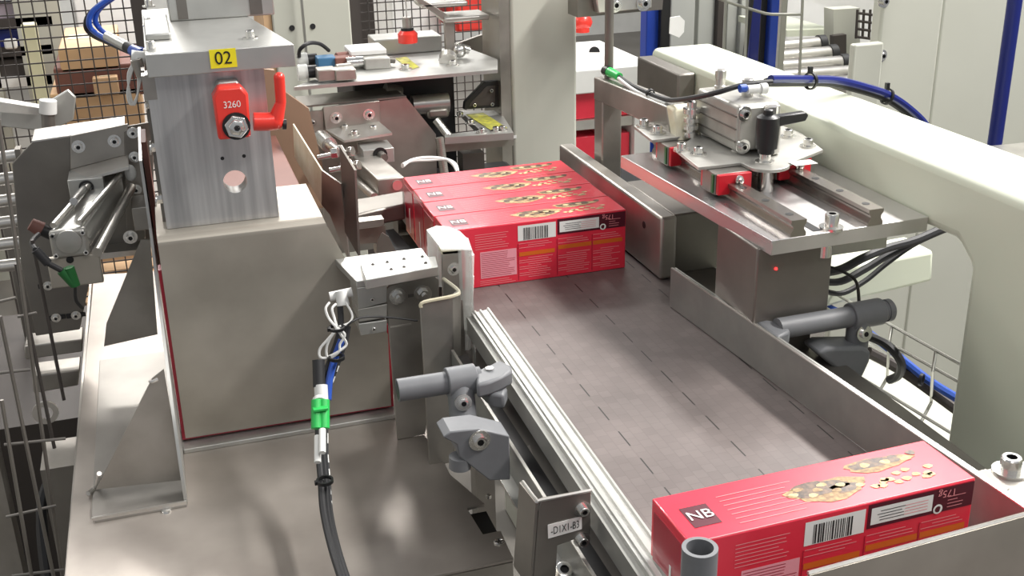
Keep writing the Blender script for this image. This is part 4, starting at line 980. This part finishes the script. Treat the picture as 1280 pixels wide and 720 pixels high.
# second bench right with label, black triangular bracket
rbh = thing('rear_bench', 'pale bench plate with yellow sticker left of the off-white column', 'bench', (.52,2.0,.0))
zr = -.005
MB().prism([P(568,150,z=zr+.04), P(600,138,z=zr+.04), P(645,158,z=zr+.04), P(640,168,z=zr+.04), P(600,172,z=zr+.04)], (0,0,-.004)).bm.free()
zr = .045
MB().prism([P(556,172,z=zr), P(642,166,z=zr), P(625,138,z=zr), P(575,138,z=zr), P(600,163,z=zr), P(556,168,z=zr)], (0,0,-.012)).build('bench_plate', 'alu2', rbh)
MB().prism([P(582,143,z=zr+.0006), P(604,141,z=zr+.0006), P(634,160,z=zr+.0006), P(614,163,z=zr+.0006)], (0,0,.0005)).build('warning_sticker', 'yellG', rbh)
for px, py in ((575,145),(588,155),(602,166),(620,164),(628,163)): bolt(rbh, P(px,py,z=zr), r=.006)
MB().prism([P(556,174,y=1.9), P(642,168,y=1.9), P(642,182,y=1.9), P(556,190,y=1.9)], (0,.01,0)).build('bench_edge', 'steel', rbh)
MB().box((.50,1.93,-.9), (.54,1.97,-.0)).build('leg', 'dark', rbh)
tag(MB().box((.42,1.86,-.3), (.60,1.99,-.035)).build('gear_unit', 'rubber', None, bevel=.01), 'dark drive unit below the rear bench plate', 'drive')
tb2 = thing('triangle_bracket', 'black chamfered bracket with three screws left of the off-white column', 'bracket', P(605,136,y=2.02))
MB().prism([P(580,137,y=2.02), P(581,128,y=2.02), P(606,102,y=2.02), P(623,101,y=2.02), P(624,134,y=2.02)], (0,.012,0)).build('bracket_frame', 'black', tb2, bevel=.001)
MB().prism([P(587,133,y=2.019), P(588,129,y=2.019), P(608,108,y=2.019), P(619,107,y=2.019), P(619,131,y=2.019)], (0,.002,0)).build('inset_panel', 'wire', tb2)
for px, py in ((593,131),(615,130),(614,113)): bolt(tb2, P(px,py,y=2.018), (0,-1,0), .0035, washer=False)
tag(MB().box((P(618,100,y=2.22).x,2.22,-.9), (.68,2.30,P(620,43,y=2.22).z)).build('support_post', 'creamG', None, bevel=.003), 'pale post hidden partly behind the off-white column, left side', 'post')
mg = thing('clevis_mount', 'worn steel clevis between the middle slide and the rear bench', 'mount', P(550,145,y=1.98))
MB().cyl(P(515,132,y=2.0), P(560,128,y=2.0), .018).build('roller', 'steelB', mg)
MB().box(P(535,150,y=1.98), P(562,134,y=1.98)+V(0,.05,0)).build('clevis_block', 'steel', mg, bevel=.006)
MB().cyl(P(545,150,y=1.97), P(562,172,y=1.95), .008).build('eye_bolt', 'chrome', mg)
b = MB()
for i in range(18): 
    t = i/17; c = P(549+6*t,172+42*t,y=1.88-.02*t); b.ring(c, (.1,-.1,-1), .004, .0075, .003, 12)
tag(b.build('corrugated_hose', 'steel', None), 'grey corrugated hose descending behind the cartons', 'hose')
for i, sh_ in enumerate((0, 9)):
    tag(MB().tube([P(503,208-i*2,y=1.72), P(515,200+i,y=1.75), P(535,197+i*3,y=1.78), P(556,199,y=1.8), P(566+i*3,205,y=1.78), P(572,215,y=1.75)], .0028).build('white_tube', 'cablew', None), ('thin white air tube arching behind the cartons, upper one', 'thin white air tube arching behind the cartons, lower one')[i], 'tube', 'white air tubes behind the cartons')

# mesh fences
def fence(name, label, x0, x1, z0, z1, y, step, parent_posts=True, r=.003):
    t = thing(name, label, 'fence', ((x0+x1)/2, y, -.9))
    b = MB(); x = x0
    while x <= x1+1e-6: b.box((x-r,y-r,z0), (x+r,y+r,z1)); x += step
    z = z0
    while z <= z1+1e-6: b.box((x0,y+r,z-r), (x1,y+3*r,z+r)); z += step
    b.build('wire_mesh', 'wire', t, smooth=False)
    for px in (x0, x1): MB().box((px-.018,y-.02,-.9), (px+.018,y+.02,z1)).build('fence_post', 'wire', t)
    return t
fence('mesh_fence', 'dark square-mesh cage fence at the upper left', -.42, -.03, -.88, .75, 3.0, .0295, r=.0016)
fence('mesh_fence', 'dark square-mesh cage fence between cream cabinet and off-white column', P(441,40,y=2.95).x, .92, -.88, .75, 2.95, .0225, r=.0013)
# goods beyond left fence
def pbox(a, c, y, dep):   # left-top and right-bottom picture corners of a front face standing at depth y
    p, q = P(*a, y=y), P(*c, y=y); return (p.x, y, q.z), (q.x, y+dep, p.z)
lo, hi = pbox((80,-60), (182,60), 4.4, .5)
tag(MB().box((lo[0],lo[1],-.9), hi).build('white_cabinet', 'lampw', None, bevel=.01), 'bright white cabinet beyond the upper left mesh fence', 'cabinet')
pk = thing('pallet', 'wooden pallet under the cardboard boxes beyond the left mesh fence', 'pallet', (-.2,3.7,-.9))
for k in range(6): MB().box((-.45,3.42+.13*k,-.78), (.20,3.51+.13*k,-.762)).build('deck_board', 'cardb', pk)
for x in (-.41,-.12,.16): MB().box((x-.04,3.42,-.9), (x+.04,4.16,-.78)).build('bearer', 'cardb', pk)
zb_ = -.762
for i, (a_, c_, y, dep, lb_) in enumerate((((62,118),(182,160),3.60,.35,'lowest cardboard box of the pile'), ((72,62),(150,86),3.60,.42,'wide flat cardboard box on top of the pile'), ((115,98),(150,118),3.55,.04,'small light cardboard box at the front of the pile'))):
    lo, hi = pbox(a_, c_, y, dep)
    b = thing('cardboard_box', lb_+', beyond the left mesh fence', 'box', ((lo[0]+hi[0])/2, y, lo[2]), 'cardboard boxes beyond the fence')
    MB().box(lo, hi).build('box_body', 'cardb', b, bevel=.004)
    MB().box((lo[0]+.02,y+dep*.4,hi[2]), (hi[0]-.02,y+dep*.6,hi[2]+.0015)).build('tape', 'tape', b)
lo, hi = pbox((66,86), (182,118), 3.60, .35)
tag(MB().box(lo, hi).build('dark_crate', 'cardbD', None, bevel=.006), 'dark brown crate layer between the cardboard boxes beyond the left fence', 'crate')
tag(MB().box(*pbox((44,30), (58,210), 3.5, .05)).build('pale_post', 'yellowp', None, bevel=.004), 'pale yellow post beyond the left mesh fence', 'post')
rkk = thing('shelf_rack', 'dark storage rack at the far upper left', 'rack', (-.7,4.1,-.9))
for px in (-30, 62): 
    lo, hi = pbox((px,-60), (px+8,300), 4.1, .06); MB().box((lo[0],lo[1],-.9), hi).build('upright', 'creamG', rkk)
for py in (-8, 26, 62, 100):
    lo, hi = pbox((-28,py), (66,py+5), 4.1, .45); MB().box(lo, hi).build('rack_shelf', ('white','cardb','wire','cream')[py % 4], rkk)
for i, (a_, c_, m_, l_) in enumerate((((-20,38),(40,61),'blueD','dark blue storage tray on the middle rack shelf'), ((-20,76),(36,99),'wire','dark grey storage tray on the lower rack shelf'), ((4,50),(22,61),'paper','small white packet in front of the dark blue tray'), ((-20,6),(50,25),'pinkish','pale purple storage tray on the upper rack shelf'))):
    y = 4.12 if m_ != 'paper' else 4.06
    lo, hi = pbox(a_, c_, y, .25 if m_ != 'paper' else .03); tag(MB().box(lo, hi).build('storage_tray' if m_ != 'paper' else 'packet', m_, None, bevel=.006), l_, 'tray' if m_ != 'paper' else 'packet')
# behind middle fence
lo, hi = pbox((484,-60), (560,200), 3.6, .4)
tag(MB().box((lo[0],3.6,-.9), hi).build('white_cabinet', 'white', None, bevel=.01), 'bright white cabinet beyond the middle mesh fence', 'cabinet')
tag(MB().box(*pbox((568,-25), (618,38), 3.5, .3)).build('red_crate', 'redP', None, bevel=.01), 'red crate beyond the middle mesh fence, above the slanted plate', 'crate')
tag(MB().box((.545,3.2,-.9), (.590,3.28,.7)).build('fence_pillar', 'wire', None), 'dark grey pillar behind the middle mesh fence', 'post')

# upper left sensor hoses
hz = [(146,-8,1.55),(118,12,1.55),(111,28,1.55),(118,40,1.55),(140,52,1.52),(163,62,1.47),(178,66,1.44)]
for i, (dx, m_, lb_) in enumerate(((0,'blueC','outer blue hose curving to the aluminium block at upper left'),(8,'blueC','inner blue hose curving to the aluminium block at upper left'),(-4,'rubber','black cable outside the two blue hoses at upper left'))):
    tag(MB().tube([P(a+dx*(1 if k < 4 else .3), b_+(-3 if i == 1 else 3 if i == 2 else 0), y=y+.008*i) for k, (a, b_, y) in enumerate(hz)], .0035 if m_ == 'blueC' else .003).build('air_hose' if m_ == 'blueC' else 'control_cable', m_, None), lb_, 'hose' if m_ == 'blueC' else 'cable')
tag(MB().m(0).cyl(P(134,45,y=1.5), P(158,58,y=1.47), .0062).m(1).cyl(P(158,58,y=1.47), P(166,63,y=1.46), .0065).m(2).cyl(P(166,63,y=1.46), P(177,68,y=1.44), .007).build('hose_coupling', ['alu2','rubber','blueC'], None), 'silver and blue hose coupling beside the aluminium block', 'coupling')
b = MB()
for k in range(3): b.tube([P(172,72,y=1.40), P(164-k*2,92,y=1.40), P(159+k*2,118,y=1.40), P(164+k*2,131,y=1.40), P(172,118,y=1.40), P(173+k*2,92,y=1.40), P(176,84,y=1.40)], .0013, n=6)
tag(b.build('looped_lead', 'cablew', None), 'grey coiled lead hanging left of the aluminium block', 'cable')
tag(MB().m(0).cyl(P(164,72,y=1.41), P(181,74,y=1.41), .009).m(1).cyl(P(170,74,y=1.40), P(177,95,y=1.40), .007, .006).build('cable_connector', ['cablew','steel'], None), 'white cable connector above the grey coiled lead', 'connector')
for i, (px, py) in enumerate(((184,131),(189,185),(196,250))):
    tag(MB().cyl(P(px,py,y=1.36), P(px+7,py-1,y=1.36), .0055, n=6).cyl(P(px-2,py,y=1.36), P(px,py,y=1.36), .0085).build('hexagon_bolt', 'chrome', None), 'hexagon bolt in the gap left of the aluminium block, %s' % ('topmost','middle','lowest')[i], 'bolt', 'bolts left of the block')
tag(MB().box((-.0345,1.43,.0), (-.0285,1.50,.20)).build('red_liner', 'cardbD', None), 'narrow reddish brown liner strip left of the aluminium block', 'strip')

# lower left: frame members and wire ladder
fm = thing('base_structure', 'stainless base frame with horizontal rails left of the table', 'machine frame', (-.3,1.7,-.9))
for (a, c, d1, e_) in (((30,433),(103,424),(103,440),(32,450)), ((40,470),(100,462),(98,482),(42,492))):
    MB().prism([P(*a,y=1.70), P(*c,y=1.70), P(*d1,y=1.70), P(*e_,y=1.70)], (0,.05,0)).build('base_rail', 'steel', fm, bevel=.002)
MB().box((-.52,1.72,-.75), (-.166,2.2,-.30)).build('base_panel', 'wire', fm)
MB().box((-.22,1.42,-.46), (-.15,1.5,-.22)).build('valve_plate', 'dark', fm)
MB().box((-.34,1.6,-.9), (-.30,1.64,-.2)).build('base_leg', 'steel', fm)
bo = P(57,515,y=1.419); MB().ring(bo, (0,-1,0), .003, .016, .009).build('inspection_ring', 'steelB', fm)
for i, (yy, z_) in enumerate(((1.66,.02),(1.7,-.05))):
    pass
rl_ = thing('roller_track', 'row of short pale rollers at the left frame edge', 'roller', (-.28,1.9,.0))
for k in range(6):
    a = P(-20,200+k*27,y=1.85); c = P(24+k*1.5,194+k*27,y=1.85); MB().cyl(a, c, .010).build('roller', 'steelB', rl_)
    MB().box(c+V(-.004,-.012,-.012), c+V(.004,.012,.012)).build('bearing_cap', 'dark', rl_)
wl = thing('wire_ladder', 'tall zinc wire ladder tray at the lower left edge', 'cable tray', (-.24,1.25,-.6))
for (p0, p1, y) in (((-2,150),(80,735),1.28), ((20,330),(68,560),1.34), ((0,395),(70,735),1.26), ((40,300),(80,500),1.40), ((2,500),(42,735),1.25)):
    MB().tube([P(*p0,y=y), P(*p1,y=y)], .0022, n=8, sm=0).build('long_wire', 'wire' if y > 1.3 else 'dark', wl)
for (p0, p1, y) in (((-5,378),(20,372),1.28), ((0,466),(38,462),1.27), ((5,556),(82,548),1.27), ((8,646),(70,632),1.27), ((15,720),(80,712),1.27), ((22,396),(46,391),1.34)):
    MB().tube([P(*p0,y=y), P(*p1,y=y)], .0018, n=8, sm=0).build('cross_wire', 'dark', wl)
for i, (dx, lb_) in enumerate(((0,'nearest dark hose looping below the left table edge'),(16,'second dark hose looping below the left table edge'))):
    tag(MB().tube([P(98,565+dx,y=1.5), P(80,578+dx,y=1.5), P(62,600+dx,y=1.5), P(52,640+dx,y=1.48), P(60,720+dx,y=1.45)], .0075).build('rubber_hose', 'rubber', None), lb_, 'hose', 'hoses below the table edge')
tag(MB().box((-.42,1.75,-.895), (-.17,2.0,-.80)).build('drip_tray', 'white', None, bevel=.004), 'white tray on the floor, seen between the ladder wires', 'tray')

# ---------------- right background
# white topped cabinet with red cartons inside
wc = thing('carton_magazine', 'white-topped open cabinet stacked with red cartons behind the gantry post', 'cabinet', (1.0,2.6,-.9))
yW = 2.55
zW = P(818,80,y=yW).z; xW = P(818,80,y=yW).x
MB().prism([V(.93,yW,zW-.058), V(xW,yW,zW-.058), V(xW,yW+.36,zW-.058), V(.93,yW+.36,zW-.058)], (0,0,.058)).build('top_cover', 'white', wc, bevel=.003)
MB().cyl(P(743,65,z=zW+.0008), P(743,65,z=zW-.002), .014).build('cable_hole', 'black', wc)
MB().box((xW-.045,yW+.01,-.9), (xW-.002,yW+.35,zW-.058)).build('side_panel', 'white', wc)
MB().box((.93,yW+.28,-.9), (xW-.045,yW+.30,zW-.058)).build('back_panel', 'white', wc)
for z in (-.14,-.29,-.44): MB().box((.93,yW+.02,z-.012), (xW-.046,yW+.27,z+.012)).build('magazine_shelf', 'steelB', wc)
k = 0
for z in (-.128,-.278,-.428):
    for x in (.942, 1.026):
        k += 1
        tag(MB().box((x,yW+.03,z+.001), (x+.076,yW+.24,z+.105)).build('red_carton', 'red', None, bevel=.001), 'red carton in the white cabinet, %s shelf, %s' % ({-.128:'upper',-.278:'middle',-.428:'lower'}[z], {.942:'nearest the off-white column',1.026:'at the right end'}[x]), 'carton', 'red cartons in the white cabinet')
tag(MB().sphere(P(728,28,y=2.75), .022, (1.2,1,1)).cyl(P(728,40,y=2.75), P(728,30,y=2.75), .018).build('beacon_lamp', 'redP', None), 'red beacon lamp on the white-topped cabinet', 'lamp')
# upper bracket
ub_ = thing('upper_mount', 'steel mounting block with bolts at the top edge, right of the column', 'mount', P(770,10,y=1.9))
yU = 1.92
MB().prism([P(722,-20,y=yU), P(830,-20,y=yU), P(828,12,y=yU), P(722,22,y=yU)], (0,.05,0)).build('mount_plate', 'dark', ub_)
MB().prism([P(742,-20,y=yU-.02), P(815,-20,y=yU-.02), P(815,10,y=yU-.02), P(748,17,y=yU-.02)], (0,.02,0)).build('mount_block', 'steelB', ub_, bevel=.002)
for px, py in ((768,6),(804,4)): bolt(ub_, P(px,py,y=yU-.021), (0,-1,0), .008)
tag(MB().prism([P(838,22,y=2.2), P(850,20,y=2.2), P(856,26,y=2.2), P(855,40,y=2.2), P(849,47,y=2.2), P(837,42,y=2.2)], (0,.003,0)).build('hang_tag', 'paper', None), 'white cornered tag hanging left of the curtain strips', 'tag')
# curtains, posts
def post(x0p, x1p, y, m, name, label, cat='post', z0=-.9, z1=1.2):
    a, c = P(x0p,40,y=y), P(x1p,40,y=y)
    return tag(MB().box((a.x,y,z0), (c.x,y+(c.x-a.x),z1)).build(name, m, None, bevel=.003), label, cat)
post(808,826,3.1,'blue','blue_post','bright blue post behind the carton cabinet, left of the black one')
post(826,838,3.08,'black','black_post','black post just right of the bright blue post')
strips = [(838,868),(872,893),(896,906),(908,922),(925,941),(944,952)]
for i, (a_, c_) in enumerate(strips):
    post(a_, c_, 3.3+.02*(i % 2), 'curtain' if i not in (2,) else 'wire', 'curtain_strip', 'grey plastic curtain strip, %s from the black post' % ('first','second','third, darkest','fourth','fifth','sixth')[i], 'curtain')
post(938,950,2.6,'blueD','blue_post','dark blue post left of the roller track'); post(951,962,2.62,'rubber','black_post','black post between the two blue posts'); post(962,974,2.6,'blue','blue_post','bright blue post beside the zinc fence tube')
tag(MB().box((P(975,40,y=2.5).x,2.5,-.9), (P(983,40,y=2.5).x,2.515,1.1)).build('zinc_tube', 'zinc', None, bevel=.004), 'thick zinc tube right of the blue post', 'tube')
wf = thing('wire_screen_fence', 'light wire panel hanging before the curtain strips', 'fence', P(950,50,y=2.4))
for px in (905,932,1001): MB().tube([P(px+3,-20,y=2.4), P(px-2,100,y=2.4)], .0035, n=8, sm=0).build('upright_wire', 'zinc', wf)
MB().tube([P(880,-8,y=2.4), P(915,4,y=2.4), P(950,15,y=2.4), P(965,18,y=2.4), P(1001,18,y=2.4)], .0035, n=8, sm=2).build('cross_wire', 'zinc', wf)
tag(MB().tube([P(940,-5,y=2.45), P(936,30,y=2.45), P(932,62,y=2.45), P(930,90,y=2.45)], .006).build('hanging_cable', 'rubber', None), 'black cable hanging beside the dark blue post', 'cable')
# roller conveyor & enclosure
rc = thing('roller_conveyor', 'roller conveyor with pale ribbed rollers behind the cream arm', 'conveyor', P(1020,90,y=2.6))
yR = 2.55
for k in range(5):
    py = 58+k*12; yy = 2.75-k*.07
    a, c = P(960+k*6,py+3,y=yy), P(1022+k*14,py-3,y=yy)
    MB().cyl(a, c, .020).build('roller', 'steelB', rc); MB().cyl(c, c+V(.02,0,0), .024).build('roller_bearing', 'rubber', rc)
MB().prism([P(975,50,y=2.8), P(1110,100,y=2.5), P(1110,120,y=2.5), P(975,64,y=2.8)], (0,.03,0)).build('side_rail', 'cream', rc)
wn = thing('machine_enclosure', 'white enclosure with opening and pale inner shelf at the upper right', 'enclosure', P(1050,40,y=3.0))
yE = 2.95
MB().prism([P(984,-20,y=yE), P(1110,-20,y=yE), P(1110,22,y=yE), P(1060,12,y=yE), P(1000,0,y=yE), P(984,0,y=yE)], (0,.04,0)).build('head_panel', 'white', wn)
MB().prism([P(1042,12,y=yE-.1), P(1075,10,y=yE-.1), P(1075,75,y=yE-.1), P(1042,70,y=yE-.1)], (0,.05,0)).build('inner_wall', 'creamG', wn)
MB().prism([P(984,0,y=yE+.4), P(1110,0,y=yE+.4), P(1110,60,y=yE+.4), P(984,60,y=yE+.4)], (0,.03,0)).build('back_panel', 'white', wn)
MB().prism([P(984,38,y=yE), P(1042,36,y=yE), P(1042,44,y=yE), P(984,46,y=yE)], (0,.3,0)).build('inner_shelf', 'cream', wn)
MB().prism([P(1042,45,y=yE-.12), P(1058,43,y=yE-.12), P(1058,68,y=yE-.12), P(1042,68,y=yE-.12)], (0,.02,0)).build('dark_box', 'wire', wn)
b = MB()
for k in range(4): b.cyl(P(1072+k*8,12,y=yE-.14), P(1070+k*8,48,y=yE-.14), .004, n=6)
for k in range(4): b.cyl(P(1071,16+k*10,y=yE-.14), P(1100,20+k*10,y=yE-.14), .004, n=6)
b.build('wire_guard', 'wire', wn)
# right panels
yP_ = 2.0
xs1, xs2, xs3 = P(1098,60,y=yP_).x, P(1181,10,y=yP_).x, P(1278,10,y=yP_).x
tcn = thing('enclosure_column', 'broad cream column left of the panel seam, behind the cream arm', 'column', (xs1,yP_,-.9))
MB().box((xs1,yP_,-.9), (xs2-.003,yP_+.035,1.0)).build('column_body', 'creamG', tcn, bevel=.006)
for px, py in ((1095,70),(1098,2)): bolt(tcn, P(px,py,y=yP_)+V(.012,0,0), (0,-1,0), .0075)
tag(MB().box((P(1066,90,y=yP_-.02).x,yP_-.02,-.9), (xs1-.001,yP_+.0,P(1070,56,y=yP_-.02).z)).build('short_post', 'creamG', None, bevel=.004), 'short cream post left of the broad cream column', 'post')
tag(MB().box((xs2+.003,yP_+.01,-.9), (xs3+.8,yP_+.2,1.0)).build('enclosure_panel', 'creamG', None, bevel=.006), 'wide cream panel right of the seam, behind the dark blue pole', 'panel')
pb_ = P(1256,90,y=1.75)
tag(MB().cyl(V(P(1256,90,y=1.75).x,1.75,-.14), V(P(1256,90,y=1.75).x,1.75,1.0), .0135, n=28).build('blue_pole', 'blueD', None), 'round dark blue pole at the right edge', 'pole')
tag(MB().prism([P(1222,184,z=.0), P(1300,176,z=.0), P(1300,204,z=.0), P(1258,206,z=.0)], (0,0,-.012)).build('steel_ledge', 'steelB', None), 'steel ledge behind the cream arm at the right edge', 'ledge')

# ================================================================== LIGHT
W = bpy.data.worlds.new('hall'); S.world = W; W.use_nodes = True
W.node_tree.nodes['Background'].inputs[0].default_value = (.92,.95,1,1); W.node_tree.nodes['Background'].inputs[1].default_value = .33
def area(name, loc, target, sx, sy, power, col=(1,.97,.93)):
    l = bpy.data.lights.new(name, 'AREA'); l.shape = 'RECTANGLE'; l.size = sx; l.size_y = sy; l.energy = power; l.color = col
    o = bpy.data.objects.new(name, l); C.objects.link(o); o.location = loc
    o.rotation_euler = (Vector(target)-Vector(loc)).to_track_quat('-Z', 'Y').to_euler(); return o
o = area('overhead_light', (2.3,1.4,2.3), (.5,1.1,0), .25, 3.6, 240); o.rotation_euler = (0, math.radians(38), 0)
area('overhead_light', (-1.3,2.6,2.2), (0,1.2,0), 1.2, .35, 18)
area('overhead_light', (.2,4.2,2.4), (.3,1.5,0), 2.4, .4, 24)
area('overhead_light', (.4,-.6,2.3), (.3,1.2,0), 1.6, .35, 18)
area('overhead_light', (.2,5.2,2.6), (0,4.2,-.2), 1.6, .4, 130)  # extra light aimed at the white cabinet to overexpose it
area('overhead_light', (.8,6.8,2.4), (.6,1.5,0), 3.2, .7, 70)  # added light, there for glare on carton tops and steel highlights
vs = S.view_settings; S.display_settings.display_device = 'sRGB'
vs.view_transform = 'Standard'; vs.look = 'None'; vs.exposure = 0; vs.gamma = 1; vs.use_curve_mapping = False
for o in bpy.data.objects:
    if '_o' in o: del o['_o']
